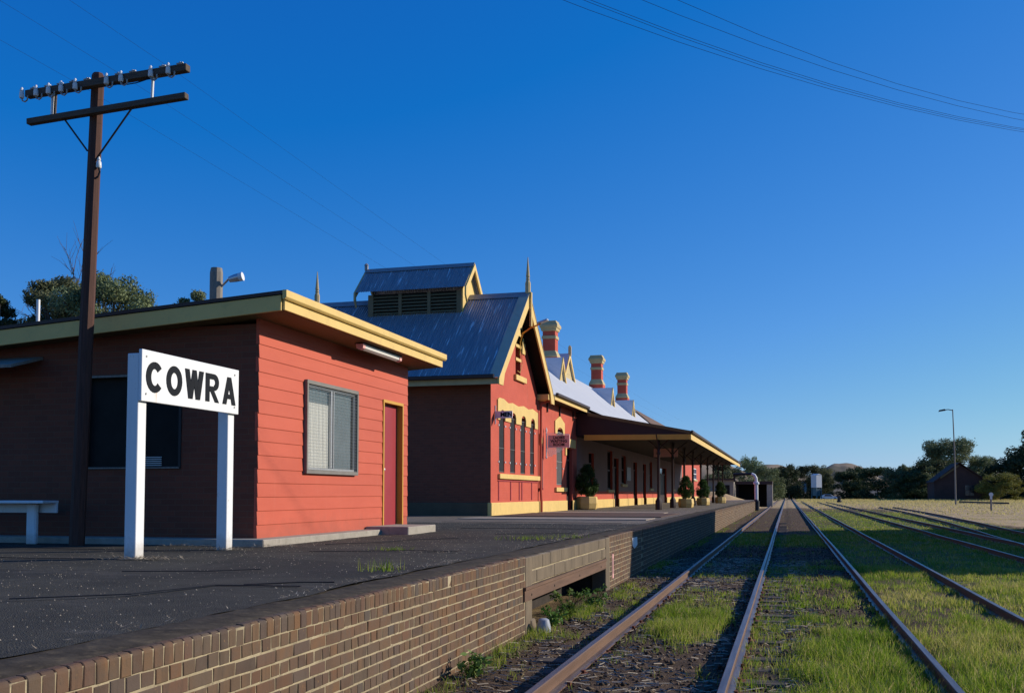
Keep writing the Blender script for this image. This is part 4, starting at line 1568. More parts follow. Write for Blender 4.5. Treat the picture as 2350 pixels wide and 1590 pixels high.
# four barred slots and the cream hood over them
for i, (a, b, c, d) in enumerate(slots + [narrow]):
    m = MB()
    m.box(XM - 0.205, XM - 0.19, a, b, c, d)
    wn_ = obj('window', m, M['glassdark'], st)
    m = MB()
    y = a + 0.05
    while y < b - 0.02:
        m.box(XM - 0.05, XM - 0.03, y - 0.012, y + 0.012, c, d - 0.12)
        y += 0.095
    for zz_ in (c + 0.03, (c + d) / 2 - 0.2, d - 0.14):
        m.box(XM - 0.028, XM - 0.015, a, b, zz_ - 0.012, zz_ + 0.012)
    obj('bars', m, M['wire' if i == 4 else 'grille'], wn_)
    m = MB()
    if i == 4:
        m.box(XM - 0.10, XM - 0.095, a, b, c, d - 0.1)
    else:
        m.box(XM - 0.15, XM - 0.145, a + .02, b - .02, c, d - 0.15)
    obj('mesh_screen', m, M['greywood' if i == 4 else 'grille'], wn_)
    m = MB()
    for zz_ in (2.62, 3.86):
        for y in (a - 0.08, b + 0.08):
            m.box(XM, XM + 0.03, y - 0.035, y + 0.035, zz_ - 0.03, zz_ + 0.03)
    obj('bracket', m, M['porcelain'], wn_)


def arch_hood(name, outline_top, z0, z1leg, openings, y0, y1):
    """cream band with round-headed cut-outs; builds as strips between the openings"""
    m = MB()
    x0, x1 = XM + 0.002, XM + 0.045
    top_ = lambda y: float(np.interp(y, [p[0] for p in outline_top], [p[1] for p in outline_top]))
    ys_ = sorted(set([y0, y1] + [p[0] for p in outline_top] + [a + (b - a) * t for a, b, s in openings for t in np.linspace(0, 1, 9)]))
    for a, b in zip(ys_[:-1], ys_[1:]):
        mid = (a + b) / 2
        zb0 = zb1 = z0
        for oa, ob, sp_ in openings:
            if oa <= mid <= ob:
                hw, cc = (ob - oa) / 2, (oa + ob) / 2
                g_ = lambda y: sp_ + 0.16 * math.sqrt(max(0, 1 - ((y - cc) / hw) ** 2))
                zb0, zb1 = g_(a), g_(b)
        m.prism([(a, zb0), (b, zb1), (b, top_(b)), (a, top_(a))], 'x', x0, x1)
    return obj(name, m, M['cream'], st)


arch_hood('window_hood', [(32.32, 4.72), (32.5, 4.79), (33.05, 4.79), (33.62, 4.69), (34.2, 4.75), (34.95, 4.69), (35.75, 4.77), (36.45, 4.70), (37.1, 4.77), (37.92, 4.68)], 4.04, 0,
          [(a, b, 4.24) for a, b, c, d in slots], 32.32, 37.92)
arch_hood('window_hood', [(40.98, 4.60), (41.9, 4.86), (42.84, 4.60)], 4.08, 0, [(narrow[0], narrow[1], 4.2)], 40.98, 42.84)
m = MB()
m.box(XM, XM + 0.09, 32.43, 38.1, 2.04, 2.21)
obj('sill', m, M['cream'], st, bevel=0.012)
m = MB()
m.box(XM, XM + 0.10, 41.0, 43.1, 1.62, 1.80)
obj('sill', m, M['cream'], st, bevel=0.012)
m = MB()
for y in (32.46, 33.99, 35.18, 35.55, 37.01):
    m.box(XM + 0.002, XM + 0.02, y, y + 0.10, 1.3, 1.95)
m.box(XM + 0.002, XM + 0.03, 32.4, 38.0, 1.96, 1.99)
obj('wall_panel', m, M['doorred'], st)
m = MB()
m.box(XM + 0.002, XM + 0.05, 43.0, 45.2, 3.60, 3.98)
m.box(XM + 0.002, XM + 0.05, 43.0, 43.24, 3.22, 3.60)
obj('door_hood', m, M['cream'], st, bevel=0.006)
m = MB()
m.prism([(38.28, 3.9), (38.62, 3.74), (38.62, 3.15), (38.46, 3.15), (38.42, 3.42), (38.28, 3.5)], 'x', XM + 0.002, XM + 0.05)
obj('moulding', m, M['cream'], st)
# slit vent dressings
m = MB()
m.box(XM, XM + 0.10, 34.50, 36.0, 5.62, 5.82)
obj('sill', m, M['cream'], st, bevel=0.01)
m = MB()
m.prism([(34.66, 7.28), (35.75, 7.28), (35.75, 7.1), (35.95, 7.1), (35.95, 6.70), (35.55, 6.70), (35.55, 7.62), (35.08, 8.05), (34.72, 7.7)], 'x', XM + 0.002, XM + 0.05)
for zz_ in (6.35, 6.85):
    m.box(XM - 0.1, XM + 0.03, 34.70, 35.44, zz_, zz_ + 0.11)
obj('vent_dressing', m, M['cream'], st)

# ---- roofs
def corr(p0, across, down, width, length, pitch=0.09, amp=0.012, per=4, rows=2):
    """corrugated sheet: waves repeat along `across`, run along `down`"""
    p0, across, down = Vector(p0), Vector(across).normalized(), Vector(down).normalized()
    nrm = across.cross(down).normalized()
    if nrm.z < 0:
        nrm = -nrm
    n = int(width / pitch * per)
    P = np.array(p0)
    s = np.arange(n + 1) * pitch / per
    hgt = amp * np.sin(2 * math.pi * s / pitch)
    m = MB()
    for j in range(rows + 1):
        for i in range(n + 1):
            q = P + np.array(across) * s[i] + np.array(down) * (length * j / rows) + np.array(nrm) * (hgt[i] + (0.0))
            m.v.append(tuple(q))
    for j in range(rows):
        for i in range(n):
            a_ = j * (n + 1) + i
            m.f.append((a_, a_ + 1, a_ + n + 2, a_ + n + 1))
            m.t.append(0.5)
    return m


RZ, XR0, XR1 = 8.77, -8.92, -17.35
hwid = 3.92
zeave = RZ - hwid * 0.885
sl2 = math.hypot(hwid, RZ - zeave)
obj('roof', corr((XR1, YC, RZ), (1, 0, 0), (0, -hwid, zeave - RZ), XR0 - XR1 - 0.18, sl2), M['roofside'], st, smooth=True)
obj('roof', corr((XR1, YC, RZ), (1, 0, 0), (0, hwid, zeave - RZ), XR0 - XR1 - 0.18, sl2), M['roofside'], st, smooth=True)
m = MB()
for s in (-1, 1):
    m.hexa([(XR1, YC, RZ - 0.06), (XR0, YC, RZ - 0.06), (XR0, YC + s * hwid * .985, zeave - 0.01), (XR1, YC + s * hwid * .985, zeave - 0.01),
            (XR1, YC, RZ - 0.03), (XR0, YC, RZ - 0.03), (XR0, YC + s * hwid * .985, zeave + 0.02), (XR1, YC + s * hwid * .985, zeave + 0.02)])
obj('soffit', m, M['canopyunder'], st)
m = MB()
m.prism([(YC - 0.24, RZ - 0.17), (YC, RZ + 0.055), (YC + 0.24, RZ - 0.17), (YC, RZ + 0.02)], 'x', XR1, XR0)
obj('ridge_cap', m, M['roofcap'], st)
# barge boards with capping
for s in (-1, 1):
    m = MB()
    f0 = (XR0 + 0.02, YC + s * 0.0, RZ - 0.13)
    f1 = (XR0 + 0.02, YC + s * (hwid + 0.02), zeave - 0.13)
    x0, x1 = XR0 - 0.01, XR0 + 0.045
    m.prism([(YC, RZ - 0.03), (YC, RZ - 0.46), (YC + s * (hwid - 0.62), zeave + 0.16), (YC + s * (hwid - 0.52), zeave - 0.09),
             (YC + s * (hwid - 0.45), zeave - 0.24), (YC + s * (hwid + 0.04), zeave - 0.24), (YC + s * (hwid + 0.04), zeave - 0.02)][::s], 'x', x0, x1)
    obj('barge_board', m, M['cream'], st)
    m = MB()
    m.hexa([(XR0 - 0.30, YC, RZ + 0.015), (XR0 + 0.06, YC, RZ + 0.015), (XR0 + 0.06, YC + s * (hwid + 0.05), zeave - 0.03), (XR0 - 0.30, YC + s * (hwid + 0.05), zeave - 0.03),
            (XR0 - 0.30, YC, RZ + 0.04), (XR0 + 0.06, YC, RZ + 0.04), (XR0 + 0.06, YC + s * (hwid + 0.05), zeave - 0.005), (XR0 - 0.30, YC + s * (hwid + 0.05), zeave - 0.005)])
    obj('barge_capping', m, M['capping'], st)
m = MB()
m.box(XR0 + 0.05, XR0 + 0.13, YC - 0.07, YC + 0.07, 7.55, 8.80)
obj('gable_post', m, M['cream'], st, bevel=0.01)


def finial(x, y, z, h, s=1.0):
    m = MB()
    k_ = h / 1.3
    m.lathe([(0.10 * s, -0.15), (0.10 * s, 0.36 * k_), (0.06 * s, 0.47 * k_), (0.08 * s, 0.5 * k_), (0.055 * s, 0.55 * k_), (0.075 * s, 0.60 * k_), (0.065 * s, 0.66 * k_), (0.010, 1.3 * k_)], (x, y, z), 8)
    return obj('finial', m, M['creamdk'], st)


finial(XR0 - 0.02, YC, RZ, 1.32)
finial(XR1 + 0.05, YC, RZ, 1.28)
# eave fascia and gutter on the shaded side
m = MB()
m.box(XR1, XR0 - 0.02, YC - hwid + 0.10, YC - hwid + 0.14, zeave - 0.22, zeave - 0.02)
obj('fascia', m, M['creamdk'], st)
m = MB()
m.box(XR1, XR0 - 0.14, YC - hwid - 0.06, YC - hwid + 0.10, zeave - 0.04, zeave + 0.09)
obj('gutter', m, M['gutter'], st, bevel=0.02)
# roof lantern with louvres
LX0, LX1, LH = -14.82, -11.2, 0.80
ln = obj('roof_lantern', MB().box(LX0, LX1, YC - LH + 0.05, YC + LH - 0.05, 7.7, 8.86), M['interior'], st)
m = MB()
bays = [(-14.62, -13.62), (-13.50, -12.50), (-12.38, -11.38)]
for a, b in bays:
    m = MB()
    for j in range(6):
        zz_ = 8.14 + j * 0.122
        m.hexa([(a, YC - LH - 0.03, zz_ - 0.04), (b, YC - LH - 0.03, zz_ - 0.04), (b, YC - LH + 0.06, zz_ + 0.03), (a, YC - LH + 0.06, zz_ + 0.03),
                (a, YC - LH - 0.03, zz_ - 0.022), (b, YC - LH - 0.03, zz_ - 0.022), (b, YC - LH + 0.06, zz_ + 0.048), (a, YC - LH + 0.06, zz_ + 0.048)])
    obj('louvre', m, M['louvre'], ln)
m = MB()
for a, b in ((LX0, -14.62), (-13.62, -13.50), (-12.50, -12.38), (-11.38, LX1)):
    m.box(a, b, YC - LH - 0.035, YC - LH + 0.05, 7.7, 8.84)
m.box(LX0, LX1, YC - LH - 0.03, YC - LH + 0.05, 7.95, 8.06)
obj('lantern_frame', m, M['louvre'], ln)
m = MB()
m.prism([(YC - LH, 7.7), (YC + LH, 7.7), (YC + LH, 8.9), (YC, 9.7), (YC - LH, 8.9)], 'x', LX1 + 0.002, LX1 + 0.05)
obj('lantern_end', m, M['cream'], ln)
lz, le, lhw = 9.97, 8.93, 1.04
lsl = math.hypot(lhw, lz - le)
for s in (-1, 1):
    obj('lantern_roof', corr((LX0 - 0.42, YC, lz), (1, 0, 0), (0, s * lhw, le - lz), LX1 - LX0 + 0.62, lsl), M['roofside'], ln, smooth=True)
    m = MB()
    m.prism([(YC, lz), (YC, lz - 0.24), (YC + s * lhw * 0.93, le - 0.18), (YC + s * lhw * 0.85, le - 0.55), (YC + s * (lhw + .03), le - 0.30), (YC + s * (lhw + .03), le - 0.02)][::s], 'x', LX1 + 0.20, LX1 + 0.26)
    obj('barge_board', m, M['cream'], ln)
    m = MB()
    m.prism([(YC, lz), (YC, lz - 0.24), (YC + s * lhw * 0.93, le - 0.18), (YC + s * lhw * 0.85, le - 0.55), (YC + s * (lhw + .03), le - 0.30), (YC + s * (lhw + .03), le - 0.02)][::s], 'x', LX0 - 0.48, LX0 - 0.42)
    obj('barge_board', m, M['creamdk'], ln)
m = MB()
m.prism([(YC - 0.16, lz - 0.12), (YC, lz + 0.05), (YC + 0.16, lz - 0.12), (YC, lz + 0.01)], 'x', LX0 - 0.46, LX1 + 0.24)
m.lathe([(0.07, 0), (0.07, 0.18), (0.09, 0.2), (0.03, 0.27)], (LX0 - 0.44, YC, lz), 6)
obj('ridge_cap', m, M['roofcap'], ln)

# main range
XRG, ZRG, XEV, ZEV = -13.0, 8.88, -8.86, 5.46
dn_ = (XEV - XRG, 0, ZEV - ZRG)
sl3 = math.hypot(dn_[0], dn_[2])
obj('main_roof', corr((XRG, 38.45, ZRG), (0, 1, 0), dn_, 48.05, sl3, 0.15, 0.014, 4, 3), M['roofmain'], st, smooth=True)
obj('main_roof', corr((XRG, 86.5, ZRG + 0.16), (0, 1, 0), (dn_[0], 0, dn_[2] - 0.1), 29.5, sl3, 0.3, 0.014, 3, 2), M['rusty'], st, smooth=True)
m = MB()
m.add([(XRG, 36.5, ZRG), (XRG, 116, ZRG), (-17.3, 116, 5.4), (-17.3, 36.5, 5.4)], [(0, 1, 2, 3)])
obj('main_roof', m, M['roofmain'], st)
m = MB()
m.prism([(-17.2, 5.4), (-8.9, 5.36), (XRG, ZRG - 0.05)], 'y', 115.7, 116.0)
obj('end_gable', m, M['redwall'], st)
m = MB()
m.box(XEV - 0.45, XEV - 0.02, 38.6, 116, 5.30, 5.34)
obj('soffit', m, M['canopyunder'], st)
m = MB()
m.box(XEV - 0.03, XEV + 0.01, 38.7, 45.35, 5.27, 5.45)
obj('fascia', m, M['cream'], st)
m = MB()
m.box(XEV + 0.01, XEV + 0.13, 38.8, 45.5, 5.43, 5.55)
obj('gutter', m, M['gutter'], st, bevel=0.02)
m = MB()
m.tube([(-8.95, 38.35, 5.22), (XM + 0.10, 38.2, 5.05), (XM + 0.08, 38.18, 1.95), (XM + 0.12, 38.18, 1.25), (XM + 0.12, 38.18, ZP)], 0.05, 8)
obj('downpipe', m, M['red'], st, smooth=True)
m = MB()
m.tube([(XM + 0.06, 38.55, 3.4), (XM + 0.06, 38.55, 1.75), (XM + 0.06, 38.32, 1.7)], 0.035, 8)
m.lathe([(0.09, 0), (0.09, 0.08)], (XM + 0.08, 38.3, 1.68), 8)
obj('downpipe', m, M['doorred'], st, smooth=True)
for y in (39.6, 41.9, 44.7):
    m = MB()
    m.box(XM, XM + 0.06, y - 0.04, y + 0.04, 4.85, 5.28)
    obj('eave_bracket', m, M['maroon'], st)
# chimneys
for (cx_, cy_, zs) in ((-12.85, 55.05, 0.0), (-12.8, 69.3, -0.05), (-12.8, 80.6, 0.05)):
    m = MB()
    a = 0.49
    m.box(cx_ - a, cx_ + a, cy_ - a, cy_ + a, 7.0, 9.22 + zs)
    a = 0.36
    m.box(cx_ - a, cx_ + a, cy_ - a, cy_ + a, 9.3 + zs, 10.75 + zs)
    ch = obj('chimney', m, M['redwall'], st)
    m = MB()
    m.lathe([(0.70, 9.21), (0.71, 9.27), (0.515, 9.58), (0.50, 9.60)], (cx_, cy_, zs), 4, rot=0)
    obj('shoulder', m, M['creamdk'], ch)
    m = MB()
    m.lathe([(0.56, 10.26), (0.575, 10.28), (0.575, 10.42), (0.56, 10.44)], (cx_, cy_, zs), 4)
    obj('band', m, M['creamdk'], ch)
    m = MB()
    m.lathe([(0.55, 10.70), (0.62, 10.74), (0.64, 10.86), (0.72, 10.90), (0.74, 11.02), (0.73, 11.06), (0.60, 11.20), (0.58, 11.28), (0.45, 11.29)], (cx_, cy_, zs), 4)
    obj('cap', m, M['creamdk'], ch)
# gablets on the main roof
def gablet(xf, yc, zb, za, hw, fin, xb):
    g_ = obj('gablet', MB().prism([(yc - hw, zb), (yc + hw, zb), (yc, za)], 'x', xf - 0.08, xf - 0.03), M['creamdk'], st)
    ov = 0.1
    sx_ = (za - zb) / hw
    for s in (-1, 1):
        m = MB()
        m.hexa([(xb, yc, za + 0.02), (xf + 0.06, yc, za + 0.02), (xf + 0.06, yc + s * (hw + ov), zb - ov * sx_ + 0.02), (xb, yc + s * (hw + ov), zb - ov * sx_ + 0.02),
                (xb, yc, za + 0.06), (xf + 0.06, yc, za + 0.06), (xf + 0.06, yc + s * (hw + ov), zb - ov * sx_ + 0.06), (xb, yc + s * (hw + ov), zb - ov * sx_ + 0.06)])
        obj('gablet_roof', m, M['roofmain'], g_)
        m = MB()
        m.prism([(yc, za + 0.07), (yc, za - 0.22), (yc + s * (hw + ov - 0.1), zb - ov * sx_), (yc + s * (hw + ov + 0.02), zb - ov * sx_ + 0.02)][::s], 'x', xf + 0.06, xf + 0.11)
        obj('barge_board', m, M['cream'], g_)
    if fin:
        m = MB()
        m.lathe([(0.10, -0.1), (0.10, 0.40), (0.06, 0.5), (0.02, 0.52)], (xf + 0.08, yc, za), 6)
        obj('finial', m, M['creamdk'], g_)


gablet(-11.14, 50.25, 7.36, 8.50, 0.72, False, -12.6)
gablet(-12.15, 56.7, 8.15, 9.62, 1.45, True, -13.6)
gablet(-11.24, 66.2, 7.44, 8.56, 0.72, False, -12.7)
gablet(-11.24, 75.6, 7.44, 8.58, 0.72, False, -12.7)
# verandah
CY0, CY1, XF = 45.4, 94.0, -4.12
m = MB()
m.hexa([(XF - 0.02, CY0, 4.30), (-8.84, CY0, 5.22), (-8.84, CY1, 5.22), (XF - 0.02, CY1, 4.30), (XF - 0.02, CY0, 4.36), (-8.84, CY0, 5.28), (-8.84, CY1, 5.28), (XF - 0.02, CY1, 4.36)])
obj('verandah_roof', m, M['rusty'], st)
m = MB()
m.box(-9.36, XF - 0.05, CY0 + 0.1, CY1 - 0.1, 4.16, 4.19)
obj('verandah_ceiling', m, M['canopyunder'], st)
m = MB()
m.box(XF - 0.04, XF, CY0, CY1, 3.965, 4.20)
obj('fascia', m, M['cream'], st)
m = MB()
m.box(XF, XF + 0.10, CY0 - 0.05, CY1, 4.24, 4.375)
obj('gutter', m, M['gutter'], st, bevel=0.02)
m = MB()
m.prism([(-9.0, 3.99), (XF - 0.05, 3.965), (XF - 0.05, 4.2), (-9.0, 4.24)], 'y', CY0 - 0.05, CY0 - 0.005)
obj('end_beam', m, M['ochre'], st)
m = MB()
m.prism([(-8.84, 5.12), (XF - 0.02, 4.22), (XF - 0.02, 4.345), (-8.84, 5.27)], 'y', CY0 - 0.06, CY0 - 0.01)
obj('rake_board', m, M['soffit'], st)
m = MB()
m.prism([(-9.38, 4.2), (XF - 0.1, 4.2), (XF - 0.1, 4.28), (-9.38, 5.3)], 'y', CY0, CY0 + 0.04)
obj('end_panel', m, M['maroon'], st)
for y in (45.75, 51.6, 57.6, 63.0, 69.0, 75.0, 81.0, 87.0, 93.0):
    m = MB()
    x = -5.63
    m.lathe([(0.16, 0), (0.16, 0.42), (0.12, 0.48), (0.085, 0.55), (0.075, 0.6), (0.065, 2.5), (0.09, 2.55), (0.09, 2.62), (0.065, 2.66), (0.06, 3.38)], (x, y, ZP), 8)
    ps = obj('verandah_post', m, M['maroon'], st, smooth=True)
    m = MB()
    for sx_, sy_ in ((1, 0), (-1, 0), (0, 1), (0, -1)):
        pts = [(x + sx_ * t_, y + sy_ * t_, ZP + 2.62 + 0.75 * (t_ / 0.75) ** 0.6) for t_ in (0.05, 0.2, 0.4, 0.6, 0.78)]
        m.tube(pts, 0.028, 6)
    obj('post_bracket', m, M['maroon'], ps)
# small bits fixed to the station
m = MB()
m.box(XM + 0.03, XM + 0.05, 60.5, 62.0, 2.33, 3.15)
tag(obj('poster', m, M['greyplastic']), 'pale notice board on the shaded wall under the verandah', 'notice board')
m = MB()
m.box(-6.9, -5.6, 54.0, 54.06, 3.5, 3.95)
tag(obj('hanging_sign', m, M['signpink']), 'dim rectangular sign hanging under the verandah roof', 'sign')
wl = thing('wall_lamp', (-8.9, 34.5, 7.3), 'small lamp on a curved arm projecting from the station gable', 'lamp')
m = MB()
m.tube([(XM, 35.3, 6.6), (XM + 0.05, 35.2, 7.1), (XM + 0.2, 35.0, 7.35), (XM + 0.6, 34.5, 7.45), (-8.30, 34.0, 7.5)], 0.03, 8)
obj('arm', m, M['ochre'], wl, smooth=True)
m = MB()
m.hexa([(-8.42, 33.86, 7.48), (-8.02, 33.86, 7.60), (-8.02, 34.14, 7.60), (-8.42, 34.14, 7.48), (-8.40, 33.90, 7.56), (-8.02, 33.90, 7.68), (-8.02, 34.10, 7.68), (-8.40, 34.10, 7.56)])
obj('lamp_head', m, M['alu'], wl, bevel=0.02)
m = MB()
m.tube([(XM + 0.02, 35.5, 6.9), (XM + 0.04, 35.52, 6.3), (XM + 0.05, 35.2, 5.95), (XM + 0.04, 34.85, 5.98)], 0.012, 5)
obj('cable', m, M['cream'], wl)


def text_obj(body, size, M4, mat, parent, off=0.0, ext=0.006, name='lettering'):
    cu = bpy.data.curves.new(name, 'FONT')
    cu.body = body
    cu.size = size
    cu.extrude = ext
    cu.offset = off
    cu.align_x = 'CENTER'
    cu.align_y = 'CENTER'
    cu.space_line = 0.9
    cu.resolution_u = 3
    t = bpy.data.objects.new(name, cu)
    COL.objects.link(t)
    bpy.context.view_layer.update()
    me = bpy.data.meshes.new_from_object(t.evaluated_get(bpy.context.evaluated_depsgraph_get()))
    bpy.data.objects.remove(t)
    bpy.data.curves.remove(cu)
    me.transform(M4)
    me.materials.clear()
    me.materials.append(mat)
    o = bpy.data.objects.new(name, me)
    COL.objects.link(o)
    po = ORG[parent.name]
    o.parent = parent
    o.location = (0, 0, 0)
    me.transform(Matrix.Translation(-po))
    ORG[o.name] = po.copy()
    return o


def face_minus_y(x, y, z):
    return Matrix.Translation((x, y, z)) @ Matrix(((1, 0, 0, 0), (0, 0, -1, 0), (0, 1, 0, 0), (0, 0, 0, 1)))


ms = thing('toilet_sign', (-9.1, 32.05, 4.0), 'narrow mauve MEN sign projecting from the end wing beside the barred slots', 'sign')
m = MB()
m.box(-9.36, -8.78, 32.02, 32.07, 4.05, 4.29)
obj('board', m, M['signmauve'], ms, bevel=0.004)
m = MB()
m.tube([(XM + 0.03, 32.04, 3.86), (XM + 0.03, 32.04, 4.48)], 0.02, 6)
m.box(XM, -9.30, 32.025, 32.065, 4.24, 4.28)
obj('bracket', m, M['porcelain'], ms)
text_obj('MEN', 0.20, face_minus_y(-8.985, 32.015, 4.165), M['black'], ms, 0.008)
ls = thing('waiting_room_sign', (-9.0, 39.1, 3.3), 'dusty pink hanging LADIES WAITING ROOM sign on a white lacework bracket', 'sign')
m = MB()
m.box(-9.22, -8.34, 39.07, 39.13, 3.38, 3.88)
bd = obj('board', m, M['signpink'], ls, bevel=0.006)
m = MB()
for a, b, c, d in ((-9.22, -8.34, 3.38, 3.405), (-9.22, -8.34, 3.855, 3.88), (-9.22, -9.195, 3.405, 3.855), (-8.365, -8.34, 3.405, 3.855)):
    m.box(a, b, 39.055, 39.075, c, d)
obj('border', m, M['signmauve'], bd)
text_obj('LADIES\nWAITING\nROOM', 0.155, face_minus_y(-8.78, 39.06, 3.63), M['maroon'], ls, 0.004)
m = MB()
m.lathe([(0.02, 2.93), (0.045, 2.98), (0.02, 3.05), (0.025, 3.1), (0.025, 4.0), (0.045, 4.06), (0.03, 4.14), (0.01, 4.2)], (XM + 0.10, 39.1, 0), 8)
m.tube([(XM + 0.10, 39.1, 3.94), (-8.9, 39.1, 3.94), (-8.36, 39.1, 3.90)], 0.014, 6)
for j in range(9):
    zz_ = 3.36 + j * 0.065
    m.beam((XM + 0.10, 39.1, zz_), (-9.20, 39.1, zz_), 0.015, 0.018)
obj('bracket', m, M['white'], ls, smooth=True)
m = MB()
for j in range(5):
    for i in range(10 - j * 2):
        cx_, cz_ = XM + 0.15 + i * 0.085 + j * 0.02, 3.33 - j * 0.07 + 0.006 * i
        m.tube([(cx_ + 0.032 * math.cos(t_), 39.1, cz_ + 0.032 * math.sin(t_)) for t_ in np.linspace(0, 2 * math.pi, 7)], 0.009, 4, cap=False)
obj('lacework', m, M['white'], ls)

# ------------------------------------------------------------------ foliage tools
def leaf_cloud(clumps, n, size, seed, flat=0.3, tintn=0.25, up=0.0):
    """clumps: list of (x,y,z,rx,ry,rz,weight). many leaf-sized quads spread through the clumps"""
    r = np.random.default_rng(seed)
    w = np.array([c[6] for c in clumps], float)
    w /= w.sum()
    ci = r.choice(len(clumps), n, p=w)
    C_ = np.array([c[:6] for c in clumps])[ci]
    d = r.normal(size=(n, 3))
    d /= np.linalg.norm(d, axis=1)[:, None]
    rad = r.uniform(0.45, 1.0, n) ** 0.5 * (1 + 0.18 * r.normal(size=n))
    P = C_[:, :3] + d * C_[:, 3:6] * rad[:, None]
    nn = d + r.normal(size=(n, 3)) * 0.7
    nn[:, 2] += up
    nn /= np.linalg.norm(nn, axis=1)[:, None]
    t1 = np.cross(nn, r.normal(size=(n, 3)))
    t1 /= np.linalg.norm(t1, axis=1)[:, None] + 1e-9
    t2 = np.cross(nn, t1)
    s = size * r.uniform(0.6, 1.4, n)[:, None]
    V = np.stack([P - t1 * s, P - t2 * s * 0.45, P + t1 * s, P + t2 * s * 0.45], 1).reshape(-1, 3)
    Fq = np.arange(n * 4).reshape(n, 4)
    ct = r.uniform(0.25, 0.75, len(clumps))[ci]
    tint = np.clip(ct + r.normal(size=n) * tintn * 0.6, 0, 1)
    return V, Fq, tint


def foliage_obj(name, V, Fq, tint, mat, parent, at):
    me = fast_mesh(name, V - np.array(at), Fq, tint)
    me.materials.append(mat)
    o = bpy.data.objects.new(name, me)
    COL.objects.link(o)
    po = Vector((0, 0, 0))
    if parent is not None:
        o.parent = parent
        po = ORG[parent.name]
    o.location = Vector(at) - po
    ORG[o.name] = Vector(at)
    return o


def gum_clumps(seed, h, w, n, base=0.35):
    r = random.Random(seed)
    out = []
    zc = h * (base + (0.94 - base) * 0.45)
    rz_ = h * (0.94 - base) * 0.55
    for i in range(n):
        a = r.uniform(0, 2 * math.pi)
        u = r.uniform(-0.75, 1)
        q = math.sqrt(1 - u * u) * r.uniform(0.55, 1.05)
        s = w * r.uniform(0.075, 0.15)
        out.append((w * 0.46 * q * math.cos(a), w * 0.46 * q * math.sin(a), zc + rz_ * u * r.uniform(0.7, 1.05), s, s, s * r.uniform(0.55, 0.85), s * s))
    return out


def make_tree(name, loc, h, w, seed, n, leaf, mat, label, group=None, clumps=26, base=0.35, trunk_r=None):
    t = thing(name, loc, label, 'tree', group)
    cl = gum_clumps(seed, h, w, clumps, base)
    tr_ = trunk_r or h * 0.022
    m = MB()
    L = Vector(loc)
    fork = L + Vector((random.uniform(-.3, .3), 0, h * base * 0.8))
    m.tube([L + Vector((0, 0, -0.1)), L + Vector((0.02 * h, 0, h * base * 0.4)), fork], [tr_ * 1.3, tr_, tr_ * 0.8], 7)
    for c in cl[::2]:
        p = L + Vector(c[:3])
        mid = (fork + p) / 2 + Vector((0, 0, h * 0.03))
        m.tube([fork, mid, p], [tr_ * 0.5, tr_ * 0.32, tr_ * 0.12], 5, cap=False)
    obj('trunk', m, M['trunk'], t)
    V, Fq, ti = leaf_cloud(cl, n, leaf, seed + 5)
    foliage_obj('crown', V + np.array(loc), Fq, ti, mat, t, loc)
    return t


# ------------------------------------------------------------------ planters
PL = thing('planter', (0, 0, 0), '', 'planter', 'shrubs in cream tubs along the platform')
m = MB()
hw = 0.62
prof = [(0.40, 0), (0.45, 0.05), (0.49, 0.30), (0.46, 0.58), (0.42, 0.62), (0.40, 0.55)]
m.lathe(prof, (0, 0, 0), 8)
obj('tub', m, M['cream'], PL, at=(0, 0, 0))
m = MB()
m.lathe([(0.41, 0.53), (0.2, 0.57)], (0, 0, 0), 8)
obj('soil', m, M['rubble'], PL, at=(0, 0, 0))
m = MB()
m.tube([(0, 0, 0.6), (0.02, 0, 1.0), (0, 0.02, 1.7)], [0.04, 0.035, 0.02], 6)
obj('trunk', m, M['trunk'], PL, at=(0, 0, 0))
cl = []
r_ = random.Random(3)
for i in range(110):
    zq = r_.uniform(0.0, 1)
    rad = 0.50 * (math.sin(math.pi * min(1, (zq * 0.80 + 0.17))) ** 0.8) * (1 - 0.22 * zq)
    a = r_.uniform(0, 6.283)
    q = rad * math.sqrt(r_.uniform(0.15, 1))
    cl.append((q * math.cos(a), q * math.sin(a), 0.74 + zq * 1.38, 0.13, 0.13, 0.13, 1))
V, Fq, ti = leaf_cloud(cl, 11000, 0.032, 4)
foliage_obj('foliage', V, Fq, ti, M['leafshrub'], PL, (0, 0, 0))
pls = [((-8.9, 45.5), 1.06, 'largest shrub in a cream tub, beside the waiting room sign'), ((-5.1, 53.0), 0.85, 'shrub in a cream tub just beyond the second verandah post'),
       ((-5.05, 63.5), 0.88, 'shrub in a cream tub, third along the verandah edge'), ((-4.9, 78.0), 0.9, 'rounded shrub in a cream tub at the far end of the verandah')]
for i, ((x, y), s, lab) in enumerate(pls):
    if i == 0:
        o = PL
        o.location = (x, y, ZP + 0.02)
        o['label'] = lab
    else:
        o = copy_tree(PL, (x, y, ZP + 0.01), i * 1.3, label=lab)
    o.scale = (s, s, s * [0.90, 0.90, 0.86, 0.84][i])

